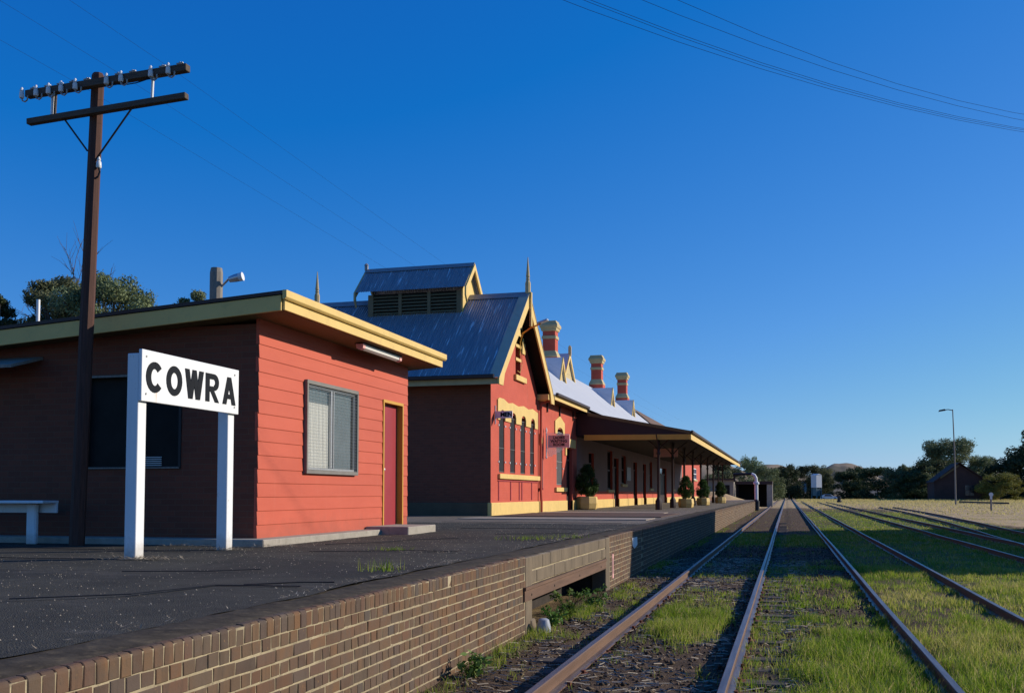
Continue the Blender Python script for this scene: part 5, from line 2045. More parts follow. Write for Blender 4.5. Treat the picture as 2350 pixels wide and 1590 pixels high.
# ------------------------------------------------------------------ behind the shed: trees, post, dead branches
GB = 'gum trees behind the shed'
make_tree('gum_tree', (-34.6, 45, ZG), 14.0, 5.6, 21, 26000, 0.075, M['leafgum'], 'leafy gum tree right of the telegraph pole behind the shed roof', GB, 46, 0.62)
make_tree('gum_tree', (-38.0, 45.5, ZG), 14.1, 4.6, 22, 24000, 0.075, M['leafgum'], 'leafy gum tree left of the telegraph pole behind the shed roof', GB, 44, 0.62)
make_tree('gum_tree', (-39.9, 43, ZG), 12.9, 3.2, 23, 15000, 0.075, M['leafdark'], 'darkest gum crown behind the white vent pipe', GB, 32, 0.62)
make_tree('gum_tree', (-42.2, 44, ZG), 11.3, 3.6, 25, 14000, 0.075, M['leafgum'], 'low gum crown at the left edge of the picture', GB, 30, 0.55)
make_tree('gum_tree', (-29.5, 45, ZG), 12.9, 2.6, 26, 9000, 0.07, M['leafgum'], 'small gum crown just left of the grey floodlight post', GB, 24, 0.66)
dt = thing('dead_tree', (-38.6, 46.8, ZG), 'bare dead branches sticking up above the gum trees', 'tree')
m = MB()


def limb(p, d, ln2, r, dep, rr, mb):
    q = p + d * ln2
    mb.tube([p, (p + q) / 2 + Vector((rr.uniform(-.1, .1), 0, rr.uniform(-.05, .1))) * ln2 * 0.5, q], [r, r * 0.8, r * 0.55], 5, cap=False)
    if dep > 0:
        for i in range(rr.choice((2, 3, 3))):
            nd = (d + Vector((rr.uniform(-.75, .75), rr.uniform(-.5, .5), rr.uniform(-.1, .5)))).normalized()
            limb(p + d * ln2 * rr.uniform(0.55, 1), nd, ln2 * rr.uniform(0.5, 0.8), r * 0.5, dep - 1, rr, mb)


rr_ = random.Random(12)
base = Vector((-38.6, 46.8, ZG))
m.tube([base, base + Vector((0.2, 0, 9.5))], [0.3, 0.16], 7)
for d_, l_ in ((Vector((-0.55, 0, 0.6)), 2.4), (Vector((0.22, 0, 1)), 2.9), (Vector((0.0, 0.1, 1)), 3.0), (Vector((0.85, 0, 0.62)), 3.2), (Vector((0.6, 0, 0.75)), 2.6), (Vector((-0.25, 0, 0.9)), 2.4)):
    limb(base + Vector((0.2, 0, 9.4)), d_.normalized(), l_, 0.075, 3, rr_, m)
obj('branches', m, M['deadwood'], dt)
gp = thing('floodlight_post', (-15.6, 25, ZP), 'weathered grey timber post with a floodlight behind the shed roof', 'post')
m = MB()
m.tube([(-15.6, 25, ZP), (-15.6, 25, 7.82), (-15.6, 25, 7.95)], [0.19, 0.185, 0.16], 10)
obj('shaft', m, M['greywood'], gp)
m = MB()
m.tube([(-15.42, 25, 7.42), (-15.2, 25, 7.62), (-15.12, 25, 7.66)], 0.03, 6)
obj('arm', m, M['alu'], gp)
m = MB()
m.tube([(-15.18, 25.0, 7.60), (-15.0, 25.03, 7.64), (-14.80, 25.06, 7.68)], [0.085, 0.115, 0.12], 12)
obj('floodlight', m, M['alu'], gp, smooth=True)
m = MB()
m.tube([(-14.90, 25.045, 7.66), (-14.79, 25.062, 7.682)], [0.121, 0.125], 12)
obj('reflector', m, M['porcelain'], gp, smooth=True)
# ------------------------------------------------------------------ far yard
# goods shed added out of view, shaped to throw the broad track shadow
gs = thing('shadow_shed', (17, 40, ZG), 'unseen tall corrugated shed added east of the tracks to cast the broad shadow', 'shed')
GX0, GX1, GY0, GY1, GH = 13.2, 19.0, 29.8, 54.0, 7.95
m = MB()
m.prism([(GX0, ZG), (GX1, ZG), (GX1, 3.9), (GX0, GH)], 'y', GY0, GY1)
obj('wall', m, M['rusty'], gs)
m = MB()
m.hexa([(GX0 - 0.3, GY0 - 0.15, GH + 0.2), (GX1 + 0.3, GY0 - 0.15, 3.75), (GX1 + 0.3, GY1 + 0.15, 3.75), (GX0 - 0.3, GY1 + 0.15, GH + 0.2),
        (GX0 - 0.3, GY0 - 0.15, GH + 0.3), (GX1 + 0.3, GY0 - 0.15, 3.85), (GX1 + 0.3, GY1 + 0.15, 3.85), (GX0 - 0.3, GY1 + 0.15, GH + 0.3)])
obj('roof', m, M['roofmain'], gs)
m = MB()
for y in (34, 42, 50):
    m.box(GX0 - 0.06, GX0 - 0.005, y - 1.6, y + 1.6, ZG + 1.1, ZG + 4.2)
obj('sliding_door', m, M['maroon'], gs)

# far brick house
hs = thing('brick_house', (36, 235, ZG), 'dark brick gabled house in front of the tall tree on the right', 'house')
m = MB()
m.box(31.0, 41.5, 235.0, 246, ZG, 4.2)
m.prism([(31.0, 4.2), (41.5, 4.2), (36.1, 7.9)], 'y', 235.0, 246)
obj('wall', m, M['darkbrick'], hs)
for s, xe in ((-1, 30.75), (1, 42.0)):
    m = MB()
    m.hexa([(36.1, 234.4, 8.1), (36.1, 246.6, 8.1), (xe, 246.6, 3.9), (xe, 234.4, 3.9), (36.1, 234.4, 8.3), (36.1, 246.6, 8.3), (xe, 246.6, 4.1), (xe, 234.4, 4.1)])
    obj('roof', m, M['darkbrick'], hs)
m = MB()
m.beam((36.0, 234.35, 7.6), (32.2, 234.35, 4.9), 0.06, 0.35)
obj('barge_board', m, M['soffit'], hs)
m = MB()
m.box(37.2, 39.0, 234.9, 235.0, 1.1, 3.3)
wn_ = obj('window', m, M['glassdark'], hs)
m = MB()
m.box(37.2, 39.0, 234.85, 234.95, 2.15, 2.25)
m.box(38.05, 38.15, 234.85, 234.95, 1.1, 3.3)
obj('frame', m, M['gutter'], wn_)
m = MB()
m.box(31.6, 32.0, 236.4, 236.8, ZG, 1.0)
tag(obj('marker_post', m, M['orange']), 'short orange marker post at the left corner of the brick house', 'post')
# yard lamp
yl = thing('yard_lamp', (24.35, 162.2, ZG), 'very tall thin yard lamp pole standing in the dry grass', 'lamp post')
m = MB()
m.tube([(24.35, 162.2, ZG), (24.35, 162.2, 7), (24.2, 162.2, 14.15)], [0.12, 0.10, 0.07], 8)
obj('shaft', m, M['greywood'], yl)
m = MB()
m.tube([(24.2, 162.2, 14.0), (23.6, 162.2, 14.15), (23.0, 162.2, 14.1)], 0.07, 6)
obj('arm', m, M['darkmetal'], yl)
m = MB()
m.hexa([(22.2, 162.0, 13.85), (23.2, 162.0, 14.0), (23.2, 162.5, 14.0), (22.2, 162.5, 13.85), (22.35, 162.05, 14.1), (23.1, 162.05, 14.25), (23.1, 162.45, 14.25), (22.35, 162.45, 14.1)])
obj('lamp_head', m, M['darkmetal'], yl)
# small signal post
sg = thing('signal_post', (18.68, 103.8, ZG), 'short grey post with a pale round top in the dry grass', 'post')
m = MB()
m.tube([(18.68, 103.8, ZG), (18.68, 103.8, 1.3)], 0.09, 8)
obj('post', m, M['greywood'], sg)
m = MB()
m.tube([(18.68, 103.66, 1.45), (18.68, 103.74, 1.45)], 0.19, 12)
m.box(18.58, 18.78, 103.68, 103.76, 1.0, 1.3)
obj('target', m, M['alu'], sg)
lv = thing('points_lever', (9.32, 195, ZG), 'stubby black points lever stand in the far grass', 'lever')
m = MB()
m.lathe([(0.45, 0), (0.45, 0.35), (0.32, 0.5), (0.34, 0.9), (0.42, 0.95), (0.42, 1.1), (0.15, 1.2)], (9.32, 195, ZG), 8)
obj('stand', m, M['darkmetal'], lv)
m = MB()
m.tube([(9.32, 195, 0.8), (9.5, 195, 1.25)], 0.06, 6)
obj('handle', m, M['darkmetal'], lv)
m = MB()
m.beam((29.0, 188, 0.1), (31.5, 163, 0.1), 0.6, 0.25)
tag(obj('timber_baulk', m, M['sleeper']), 'long dark timber baulk lying in the dry grass behind the lamp pole', 'timber')
# silo on a stand
so = thing('silo', (6.97, 255.1, ZG), 'pale square hopper tower on a steel stand among the far trees', 'silo')
m = MB()
m.box(6.1, 7.85, 254.2, 256, 3.0, 6.0)
m.prism([(6.05, 6.0), (7.9, 6.0), (7.0, 6.35)], 'y', 254.15, 256.05)
obj('hopper', m, M['silo'], so)
m = MB()
for x in (6.2, 7.75):
    for y in (254.3, 255.9):
        m.box(x - 0.08, x + 0.08, y - 0.08, y + 0.08, ZG, 3.0)
m.beam((6.2, 254.3, 0.3), (7.75, 254.3, 2.9), 0.1, 0.1)
m.beam((7.75, 254.3, 0.3), (6.2, 254.3, 2.9), 0.1, 0.1)
m.box(6.3, 7.65, 254.6, 255.8, 1.0, 3.0)
obj('stand', m, M['silodk'], so)
so.rotation_euler = (0, 0, R(42))
cr = thing('parked_car', (10.2, 262, ZG), 'tiny white car parked beside the far silo', 'car')
m = MB()
m.prism([(8.0, 0.15), (12.3, 0.15), (12.35, 0.7), (11.2, 0.85), (10.5, 1.32), (9.0, 1.32), (8.1, 0.85)], 'y', 261.2, 262.9)
obj('body', m, M['car'], cr, bevel=0.08)
for x in (8.8, 11.5):
    m = MB()
    m.tube([(x, 261.1, 0.14), (x, 263.0, 0.14)], 0.31, 10)
    obj('wheel', m, M['darkmetal'], cr)
m = MB()
m.prism([(8.95, 0.87), (11.0, 0.87), (10.45, 1.25), (9.15, 1.25)], 'y', 261.15, 262.95)
obj('window', m, M['glassdark'], cr)
# water column at the far end of the platform
wc = thing('water_column', (-2.95, 103, ZG), 'white locomotive water column with a black base at the far platform end', 'water column')
m = MB()
m.lathe([(0.30, 0), (0.30, 0.95), (0.24, 1.0), (0.20, 1.05), (0.20, 1.1)], (-2.95, 103, ZG), 12)
obj('base', m, M['darkmetal'], wc, smooth=True)
m = MB()
m.lathe([(0.19, 1.05), (0.19, 2.6), (0.30, 2.64), (0.30, 2.84), (0.17, 2.9), (0.15, 3.0)], (-2.95, 103, ZG), 12)
obj('column', m, M['white'], wc, smooth=True)
m = MB()
m.tube([(-2.95, 103, 2.7), (-2.97, 103, 3.1), (-3.12, 103, 3.38), (-3.4, 103, 3.5)], 0.15, 10)
obj('elbow', m, M['white'], wc, smooth=True)
m = MB()
m.tube([(-3.35, 103, 3.5), (-5.2, 103, 3.46)], 0.13, 8)
m.box(-5.15, -5.0, 102.95, 103.05, 2.7, 3.4)
obj('spout', m, M['darkmetal'], wc, smooth=True)
# loading shelter beyond
ls2 = thing('loading_shelter', (-4.5, 132, ZG), 'dark open loading shelter with a concrete corner pier at the end of the platform', 'shelter')
m = MB()
m.box(-6.3, -2.3, 133.5, 136, ZG, 2.7)
m.box(-6.3, -6.0, 131, 133.5, ZG, 2.7)
obj('wall', m, M['interior'], ls2)
m = MB()
m.box(-6.4, -1.75, 130.8, 136.2, 2.7, 3.1)
obj('roof', m, M['gutter'], ls2)
m = MB()
m.box(-2.45, -1.75, 130.9, 133.4, -1.0, 2.7)
obj('pier', m, M['concrete'], ls2)
hb = thing('lineside_hut', (-8.5, 128, ZG), 'low grey hut with a black doorway in the bank beyond the platform', 'hut')
m = MB()
m.box(-9.8, -6.4, 128, 131, ZG, 3.2)
obj('wall', m, M['greywood'], hb)
m = MB()
m.box(-8.1, -6.9, 127.95, 128.0, 0.3, 2.6)
obj('doorway', m, M['interior'], hb)
m = MB()
m.box(-10.0, -6.2, 127.7, 131.3, 3.2, 3.4)
obj('roof', m, M['gutter'], hb)
# dry bank beside the platform end
n = 30
a = np.linspace(-1, 1, n)
X, Y = np.meshgrid(a, a)
Zb = 2.0 * np.clip(1 - X ** 2, 0, 1) * np.clip(1 - Y ** 2, 0, 1) + (fbm(X * 3, Y * 3, 91) - 0.5) * 0.4 - 0.15
v_ = np.stack([-9.0 + X * 6.2, 121 + Y * 11, ZG + Zb], -1).reshape(-1, 3)
ii = np.arange(n * n).reshape(n, n)
me = fast_mesh('grass_bank', v_, np.stack([ii[:-1, :-1], ii[:-1, 1:], ii[1:, 1:], ii[1:, :-1]], -1).reshape(-1, 4))
zc = np.zeros((n * n, 4), np.float32)
zc[:, 1] = 1
zc[:, 3] = 1
ca = me.color_attributes.new('zone', 'FLOAT_COLOR', 'POINT')
ca.data.foreach_set('color', zc.ravel())
me.materials.append(M['ground'])
o = bpy.data.objects.new('grass_bank', me)
COL.objects.link(o)
struct(o)

# ---- far trees: a few crown shapes shared between individual trees
def bush_clumps(seed, n, h=1.0, w=1.0, low=0.04):
    r = random.Random(seed)
    out = []
    for i in range(n):
        a = r.uniform(0, 6.283)
        z = r.uniform(low, 0.90)
        rad = 0.47 * math.sqrt(r.uniform(0.05, 1)) * (0.30 + 0.70 * math.sin(math.pi * min(1, 0.25 + 0.72 * z)))
        s = r.uniform(0.08, 0.15)
        out.append((rad * math.cos(a), rad * math.sin(a), z, s, s, s * 0.8, s * s))
    return out


CR = {}
for nm, seed, ncl, nl, mt, lf in (('dense1', 31, 60, 12000, 'leafdark', 0.022), ('dense2', 32, 54, 12000, 'leafdark', 0.022), ('dense3', 33, 60, 12000, 'leafgum', 0.020),
                                  ('yellow', 34, 56, 11000, 'leafyellow', 0.020)):
    V, Fq, ti = leaf_cloud(bush_clumps(seed, ncl), nl, lf, seed)
    me = fast_mesh('crown', V, Fq, ti)
    me.materials.append(M[mt])
    CR[nm] = me
V, Fq, ti = leaf_cloud([(c[0] * 1.0, c[1] * 1.0, c[2], c[3] * .8, c[4] * .8, c[5] * .8, c[6]) for c in gum_clumps(41, 1.0, 1.0, 64, 0.12)], 20000, 0.013, 41)
me = fast_mesh('crown', V, Fq, ti)
me.materials.append(M['leafgum'])
CR['open'] = me
cyp = [(0.06 * math.cos(i * 2.4), 0.06 * math.sin(i * 2.4), 0.04 + 0.93 * i / 30, 0.085 * (1 - (i / 31) ** 2 * 0.6), 0.085 * (1 - (i / 31) ** 2 * 0.6), 0.05, 1) for i in range(31)]
V, Fq, ti = leaf_cloud(cyp, 3500, 0.014, 44)
me = fast_mesh('crown', V, Fq, ti)
me.materials.append(M['leafdark'])
CR['cypress'] = me
tm = MB().tube([(0, 0, -0.01), (0.01, 0, 0.25), (0, 0.01, 0.6)], [0.03, 0.022, 0.008], 6)
tme = bpy.data.meshes.new('trunk')
tme.from_pydata(tm.v, [], tm.f)
tme.materials.append(M['trunk'])


def far_tree(name, kind, x, y, h, w, label, group, z0=ZG):
    t = thing(name, (x, y, z0), label, 'tree', group)
    inst('trunk', tme, t, (x, y, z0), scale=(h, h, h * 0.9))
    inst('crown', CR[kind], t, (x, y, z0), (0, 0, random.uniform(0, 6.28)), (w, w, h))
    return t


G1 = 'trees along the far side of the yard'
FT = [
    ('dark_tree', 'dense1', -13.0, 215, 8.8, 7.5, 'dark bushy tree behind the spout of the water column'),
    ('gum_tree', 'dense3', -9.2, 262, 11.4, 8.0, 'tall dark crown just right of the verandah end'),
    ('gum_tree', 'dense3', -4.4, 240, 8.4, 8.0, 'grey green tree behind the loading shelter'),
    ('dark_tree', 'dense1', 0.6, 300, 10.4, 9.5, 'broad dark tree straight down the line of the nearest track'),
    ('dark_tree', 'dense2', 6.2, 330, 10.8, 9.5, 'dark tree just left of the pale hopper tower'),
    ('gum_tree', 'dense3', 12.6, 410, 13.2, 12, 'greenish tree rising behind the pale hopper tower'),
    ('dark_tree', 'dense2', 14.6, 270, 7.6, 8.0, 'low dark tree just right of the hopper tower'),
    ('dark_tree', 'dense1', 17.5, 275, 9.0, 8.5, 'dark tree with a pointed top under the rounded hill'),
    ('dark_tree', 'dense2', 21.5, 262, 8.4, 11.5, 'wide dark tree in the middle of the far hedge'),
    ('gum_tree', 'dense3', 25.6, 258, 8.0, 9.0, 'mid green tree in the far hedge left of the house'),
    ('dark_tree', 'dense1', 29.4, 255, 7.6, 9.0, 'low dark tree touching the left wall of the house'),
    ('gum_tree', 'open', 38.6, 262, 15.8, 19.0, 'tallest open crowned gum rising behind the brick house'),
    ('gum_tree', 'open', 29.0, 275, 9.6, 5.0, 'thin wispy gum left of the tallest gum'),
    ('round_bush', 'yellow', 43.6, 232, 6.4, 9.5, 'rounded yellow green bush right of the brick house'),
    ('dark_tree', 'dense2', 47.8, 252, 8.8, 10.5, 'dark tree between the round bush and the cypress'),
    ('dark_tree', 'dense1', 53.0, 252, 13.4, 15.0, 'large dark tree at the right edge of the picture'),
    ('cypress_tree', 'cypress', 52.2, 247, 15.6, 13.0, 'narrow cypress spire at the right edge of the picture'),
    ('dark_tree', 'dense2', 58.5, 250, 11.5, 9.0, 'dark tree partly cut off by the right edge'),
    ('dark_tree', 'dense1', 9.6, 300, 8.0, 8.0, 'dark bush behind the legs of the hopper tower'),
    ('green_bush', 'dense3', -9.5, 150, 5.2, 5.5, 'green bush over the dry bank beyond the platform'),
    ('green_bush', 'dense3', -14.5, 140, 5.0, 6.0, 'green bush showing under the far end of the verandah'),
    ('dark_tree', 'dense2', -3.0, 420, 12.5, 11, 'far dark tree at the end of the straight track'),
    ('gum_tree', 'open', 46.5, 268, 11.5, 11.0, 'lower open crowned gum right behind the house roof'),
    ('dark_tree', 'dense2', 44.5, 285, 9.0, 12.0, 'dark foliage between the open gum and the right hand trees'),
    ('dark_tree', 'dense2', 36.5, 280, 10.5, 15.0, 'dark foliage filling in under the tallest gum'),
    ('dark_tree', 'dense1', 33.5, 290, 9.5, 12.0, 'dark foliage directly behind the house roof'),
]
for nm, kd, x, y, h, w, lab in FT:
    far_tree(nm, kd, x, y, h, w, lab, G1)
for x, h, lab in ((78.5, 9.5, 'leftmost of the three little trees on the skyline'), (83.5, 7.5, 'middle of the three little trees on the skyline'), (88.5, 8.5, 'rightmost of the three little trees on the skyline')):
    far_tree('skyline_tree', 'open', x * 1.55, 900, h * 1.3, 13, lab, 'little trees on the skyline', 20.0)
# low grassy rise that carries the skyline trees
hill('hill', 150, 940, 110, 180, 22.5, 7)

# ------------------------------------------------------------------ grass, straw and stones
def blades(n, xr, yr, seed, hmin, hmax, width, power=1.0, seg=True):
    r = np.random.default_rng(seed)
    x = r.uniform(*xr, n)
    y = yr[0] + (yr[1] - yr[0]) * r.uniform(0, 1, n) ** power
    d = grass_density(x, y)
    cl_ = np.clip((fbm(x * 5.5, y * 4.5, 101) - 0.36) * 4.5, 0.25, 1) * np.clip((fbm(x * 1.6, y * 1.2, 104) - 0.25) * 4.5, 0.2, 1)
    keep = r.uniform(0, 1, n) < d * cl_ * 1.5
    for rx in (-1.95, -0.51, 1.29, 2.80, 5.45, 7.0):
        keep &= np.abs(x - rx) > 0.055
    keep &= x > XE + 0.04
    x, y, d = x[keep], y[keep], d[keep]
    n = len(x)
    z = ground_z(x, y) - 0.01
    tall = 0.25 + 0.65 * fbm(x * 1.4, y * 1.1, 77) + 0.75 * fbm(x * 5.5, y * 4.5, 101)
    h = r.uniform(hmin, hmax, n) * tall * (0.55 + 0.45 * d)
    a = r.uniform(0, 2 * math.pi, n)
    wv = np.stack([np.cos(a), np.sin(a), np.zeros(n)], -1) * (width * r.uniform(0.6, 1.3, n))[:, None] * 0.5
    la = r.uniform(0, 2 * math.pi, n)
    ln2 = (h * r.uniform(0.1, 0.8, n))[:, None] * np.stack([np.cos(la), np.sin(la), np.zeros(n)], -1)
    P = np.stack([x, y, z], -1)
    up = np.array([0, 0, 1.0])
    mid = P + up * (h * 0.6)[:, None] + ln2 * 0.35
    tip = P + up * h[:, None] + ln2
    st_ = straw_amount(x, y)
    t = 0.30 + 0.40 * fbm(x * 0.9, y * 0.7, 78) + 0.22 * fbm(x * 3, y * 3, 79) - 0.17 + 0.4 * st_ + r.normal(size=n) * 0.13
    t += np.where((x > 1.2) & (y > 10.5) & (y < 20), 0.12, 0)
    t = np.where(r.uniform(0, 1, n) < 0.13, 0.90, t)
    t = np.clip(t, 0, 1)
    if seg:
        V = np.stack([P - wv, P + wv, mid + wv * 0.75, mid - wv * 0.75, tip], 1).reshape(-1, 3)
        b = np.arange(n)[:, None] * 5
        Fq = np.concatenate([b + np.array([0, 1, 2]), b + np.array([0, 2, 3]), b + np.array([3, 2, 4])])
        return V, Fq, np.concatenate([t, t, t])
    V = np.stack([P - wv, P + wv, tip], 1).reshape(-1, 3)
    return V, np.arange(n * 3).reshape(n, 3), t


def merge(parts):
    vs_, fs, ts, b = [], [], [], 0
    for V, F_, t in parts:
        vs_.append(V)
        fs.append(F_ + b)
        ts.append(t)
        b += len(V)
    return np.concatenate(vs_), np.concatenate(fs), np.concatenate(ts)


V, F_, t = merge([blades(230000, (-3.0, 5.5), (4.0, 14.5), 1, 0.07, 0.20, 0.006, 0.9),
                  blades(180000, (-3.0, 6.5), (12, 24), 2, 0.05, 0.15, 0.009)])
me = fast_mesh('grass', V, F_, t)
me.materials.append(M['grass'])
o = bpy.data.objects.new('grass', me)
COL.objects.link(o)
stuff(o)
o['label'] = 'green and straw coloured grass growing between the nearer rails'
V, F_, t = merge([blades(150000, (-3.0, 10), (22, 50), 3, 0.05, 0.13, 0.018, seg=False), blades(60000, (-3.0, 20), (48, 110), 4, 0.05, 0.13, 0.04, seg=False)])
me = fast_mesh('grass', V, F_, t)
me.materials.append(M['grass'])
o = bpy.data.objects.new('grass', me)
COL.objects.link(o)
stuff(o)
o['label'] = 'short grass over the far part of the yard'
# dry standing grass in the paddock on the right
r = np.random.default_rng(8)
n = 60000
x = r.uniform(2, 60, n)
y = 236 - 150 * r.uniform(0, 1, n) ** 2.2
kp = r.uniform(0, 1, n) < straw_amount(x, y) * (0.3 + 0.7 * fbm(x * 0.3, y * 0.12, 66))
x, y = x[kp], y[kp]
n = len(x)
h = r.uniform(0.10, 0.24, n) * (1 + 1.8 * np.clip((y - 200) / 30, 0, 1))
P = np.stack([x, y, np.full(n, ZG - 0.02)], -1)
a = r.uniform(0, 6.283, n)
wv = np.stack([np.cos(a), np.sin(a), a * 0], -1) * 0.07
tip = P + np.stack([r.normal(size=n) * 0.1, r.normal(size=n) * 0.1, h], -1)
me = fast_mesh('dry_grass', np.stack([P - wv, P + wv, tip], 1).reshape(-1, 3), np.arange(n * 3).reshape(n, 3), np.clip(0.90 + r.normal(size=n) * 0.08, 0, 1))
me.materials.append(M['grass'])
o = bpy.data.objects.new('dry_grass', me)
COL.objects.link(o)
stuff(o)
o['label'] = 'pale dry grass in front of the far trees'
# straw and twigs
n = 8000
x = r.uniform(-3.0, 0.4, n)
y = 4.5 + 22 * r.uniform(0, 1, n) ** 1.2
kp = (np.abs(x + 1.95) > 0.1) & (np.abs(x + 0.51) > 0.1) & (r.uniform(0, 1, n) < 0.25 + 0.75 * (fbm(x * 1.3, y * 1.3, 12) > 0.47))
x, y = x[kp], y[kp]
n = len(x)
L = r.uniform(0.02, 0.13, n) * np.where(r.uniform(0, 1, n) < 0.1, 2.2, 1)
a = r.normal(size=n) * 0.6
P = np.stack([x, y, ground_z(x, y) + r.uniform(0.004, 0.02, n)], -1)
d = np.stack([np.cos(a) * L, np.sin(a) * L, r.normal(size=n) * 0.01], -1) * 0.5
wv = np.stack([-np.sin(a), np.cos(a), a * 0], -1) * r.uniform(0.0015, 0.0045, n)[:, None]
up = np.array([0, 0, 0.006])
V = np.stack([P - d - wv, P + d - wv, P + d + wv, P - d + wv, P - d + up, P + d + up], 1).reshape(-1, 3)
b = np.arange(n)[:, None] * 6
F_ = np.concatenate([b + np.array([0, 1, 5, 4]), b + np.array([3, 4, 5, 2])])
t = r.uniform(0, 1, n) ** 0.8
me = fast_mesh('straw_litter', V, F_, np.concatenate([t, t]))
me.materials.append(M['straw'])
o = bpy.data.objects.new('straw_litter', me)
COL.objects.link(o)
stuff(o)
# stones
n = 16000
x = r.uniform(-3.0, 1.3, n)
y = 4.2 + 30 * r.uniform(0, 1, n) ** 1.3
kp = (np.abs(x + 1.95) > 0.09) & (np.abs(x + 0.51) > 0.09)
x, y = x[kp], y[kp]
n = len(x)
s = r.uniform(0.007, 0.024, n) * np.where(r.uniform(0, 1, n) < 0.05, 1.8, 1)
P = np.stack([x, y, ground_z(x, y) + s * 0.3], -1)
oc = np.array([(1, 0, 0), (0, 1, 0), (-1, 0, 0), (0, -1, 0), (0, 0, 1), (0, 0, -1)], float)
V = (P[:, None, :] + oc[None] * s[:, None, None] * r.uniform(0.6, 1.4, (n, 6, 1)) * np.array([1, 1, 0.7])).reshape(-1, 3)
b = np.arange(n)[:, None] * 6
F_ = np.concatenate([b + np.array(q) for q in ((0, 1, 4), (1, 2, 4), (2, 3, 4), (3, 0, 4), (1, 0, 5), (2, 1, 5), (3, 2, 5), (0, 3, 5))])
t = r.uniform(0, 1, n) ** 2.2
me = fast_mesh('ballast', V, F_, np.tile(t, 8))
me.materials.append(M['stones'])
o = bpy.data.objects.new('ballast', me)
COL.objects.link(o)
stuff(o)
# crumbs and dead grass on the platform
n = 4200
x = r.uniform(-9, -3.5, n)
y = 3.4 + 22 * r.uniform(0, 1, n)
s = r.uniform(0.0025, 0.0075, n)
P = np.stack([x, y, np.full(n, 0.806) + s * 0.3], -1)
V = (P[:, None, :] + oc[None] * s[:, None, None] * r.uniform(0.6, 1.4, (n, 6, 1))).reshape(-1, 3)
b = np.arange(n)[:, None] * 6
F_ = np.concatenate([b + np.array(q) for q in ((0, 1, 4), (1, 2, 4), (2, 3, 4), (3, 0, 4))])
me = fast_mesh('platform_grit', V, F_, np.tile(r.uniform(0.3, 1, n), 4))
me.materials.append(M['straw'])
o = bpy.data.objects.new('platform_grit', me)
COL.objects.link(o)
stuff(o)
ps_ = []
n = 1500
y = 3.2 + 19 * r.uniform(0, 1, n)
x = -3.50 + (fbm(y * 2.2, y * 0.3, 55) - 0.5) * 0.16 + r.normal(size=n) * 0.05
kp = r.uniform(0, 1, n) < np.clip((fbm(y * 1.1, y * 0 + 2, 71) - 0.42) * 4, 0.05, 1)
x, y = x[kp], y[kp]
n = len(x)
L = r.uniform(0.02, 0.10, n)
a = r.normal(size=n) * 0.9 + 1.57
P = np.stack([x, y, np.full(n, 0.806) + r.uniform(0, 0.01, n)], -1)
d = np.stack([np.cos(a) * L, np.sin(a) * L, np.abs(r.normal(size=n)) * 0.01], -1)
wv = np.stack([-np.sin(a), np.cos(a), a * 0], -1) * 0.004
ps_.append((np.stack([P - wv, P + wv, P + d], 1).reshape(-1, 3), np.arange(n * 3).reshape(n, 3), r.uniform(0.1, 0.9, n)))
for cx_, cy_, rx_, ry_, n, zt in ((-7.0, 9.75, 0.45, 0.22, 420, 0.81), (-7.15, 11.7, 0.3, 0.2, 200, 0.81), (-6.9, 12.6, 0.5, 0.25, 220, 0.81), (-3.85, 9.2, 0.18, 0.2, 90, 0.81), (-4.3, 12.0, 0.4, 0.5, 60, 0.81),
                                  (-8.3, 12.4, 0.5, 0.25, 120, 0.81)):
    x = cx_ + r.normal(size=n) * rx_ * 0.5
    y = cy_ + r.normal(size=n) * ry_ * 0.5
    L = r.uniform(0.03, 0.16, n)
    a = r.uniform(0, 6.283, n)
    P = np.stack([x, y, np.full(n, zt) + r.uniform(0, 0.015, n)], -1)
    d = np.stack([np.cos(a) * L, np.sin(a) * L, np.abs(r.normal(size=n)) * 0.02], -1)
    wv = np.stack([-np.sin(a), np.cos(a), a * 0], -1) * 0.004
    V = np.stack([P - wv, P + wv, P + d], 1).reshape(-1, 3)
    ps_.append((V, np.arange(n * 3).reshape(n, 3), r.uniform(0.1, 0.9, n)))
V, F_, t = merge(ps_)
me = fast_mesh('dead_grass_litter', V, F_, t)
me.materials.append(M['straw'])
o = bpy.data.objects.new('dead_grass_litter', me)
COL.objects.link(o)
stuff(o)
ps_ = []
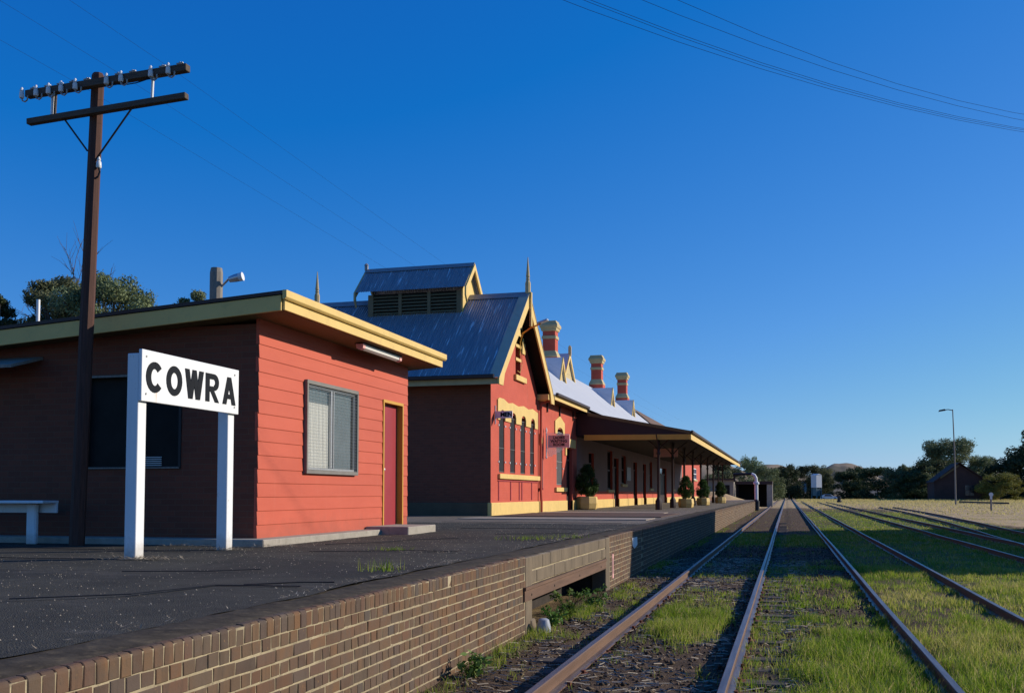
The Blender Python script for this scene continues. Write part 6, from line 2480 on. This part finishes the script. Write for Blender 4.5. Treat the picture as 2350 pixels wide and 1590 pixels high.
for cx_, cy_, rad, n, hh in ((-3.72, 8.9, 0.10, 60, 0.16), (-4.0, 15.8, 0.25, 120, 0.10), (-5.0, 12.3, 0.12, 60, 0.07), (-3.55, 16.5, 0.15, 60, 0.1)):
    x = cx_ + r.normal(size=n) * rad
    y = cy_ + r.normal(size=n) * rad
    h = r.uniform(0.4, 1, n) * hh
    a = r.uniform(0, 6.283, n)
    P = np.stack([x, y, np.full(n, 0.80)], -1)
    wv = np.stack([np.cos(a), np.sin(a), a * 0], -1) * 0.005
    tip = P + np.stack([r.normal(size=n) * 0.04, r.normal(size=n) * 0.04, h], -1)
    ps_.append((np.stack([P - wv, P + wv, tip], 1).reshape(-1, 3), np.arange(n * 3).reshape(n, 3), r.uniform(0.15, 0.7, n)))
V, F_, t = merge(ps_)
me = fast_mesh('platform_weeds', V, F_, t)
me.materials.append(M['grass'])
o = bpy.data.objects.new('platform_weeds', me)
COL.objects.link(o)
stuff(o)
# leafy weeds by the opening in the platform face
for i, (x, y, h, lab) in enumerate(((-2.85, 13.3, 0.42, 'tall leafy weed in front of the dark opening'), (-2.9, 12.6, 0.26, 'small leafy weed at the left of the dark opening'),
                                    (-2.75, 14.6, 0.34, 'bushy weed at the right of the dark opening'), (-2.82, 8.9, 0.22, 'leafy weed at the foot of the brick platform face'))):
    t = thing('weed', (x, y, ZG), lab, 'weed', 'leafy weeds at the platform foot')
    m = MB()
    rr_ = random.Random(i)
    tips = []
    for q in range(7):
        a = rr_.uniform(0, 6.28)
        e = Vector((x + math.cos(a) * h * 0.45, y + math.sin(a) * h * 0.45, ZG + h * rr_.uniform(0.6, 1)))
        m.tube([(x, y, ZG - 0.02), ((x * 1.2 + e.x * 0.8) / 2, (y * 1.2 + e.y * 0.8) / 2, ZG + h * 0.45), e], [0.006, 0.005, 0.003], 4, cap=False)
        tips.append(e)
    obj('stem', m, M['leafweed'], t)
    cl = [(e.x, e.y, e.z, 0.07, 0.07, 0.05, 1) for e in tips] + [((e.x + x) / 2, (e.y + y) / 2, (e.z + ZG) / 2, 0.07, 0.07, 0.06, 1) for e in tips]
    V, Fq, ti = leaf_cloud(cl, 170, 0.034, 60 + i, up=0.6)
    foliage_obj('leaves', V, Fq, ti, M['leafweed'], t, (x, y, ZG))
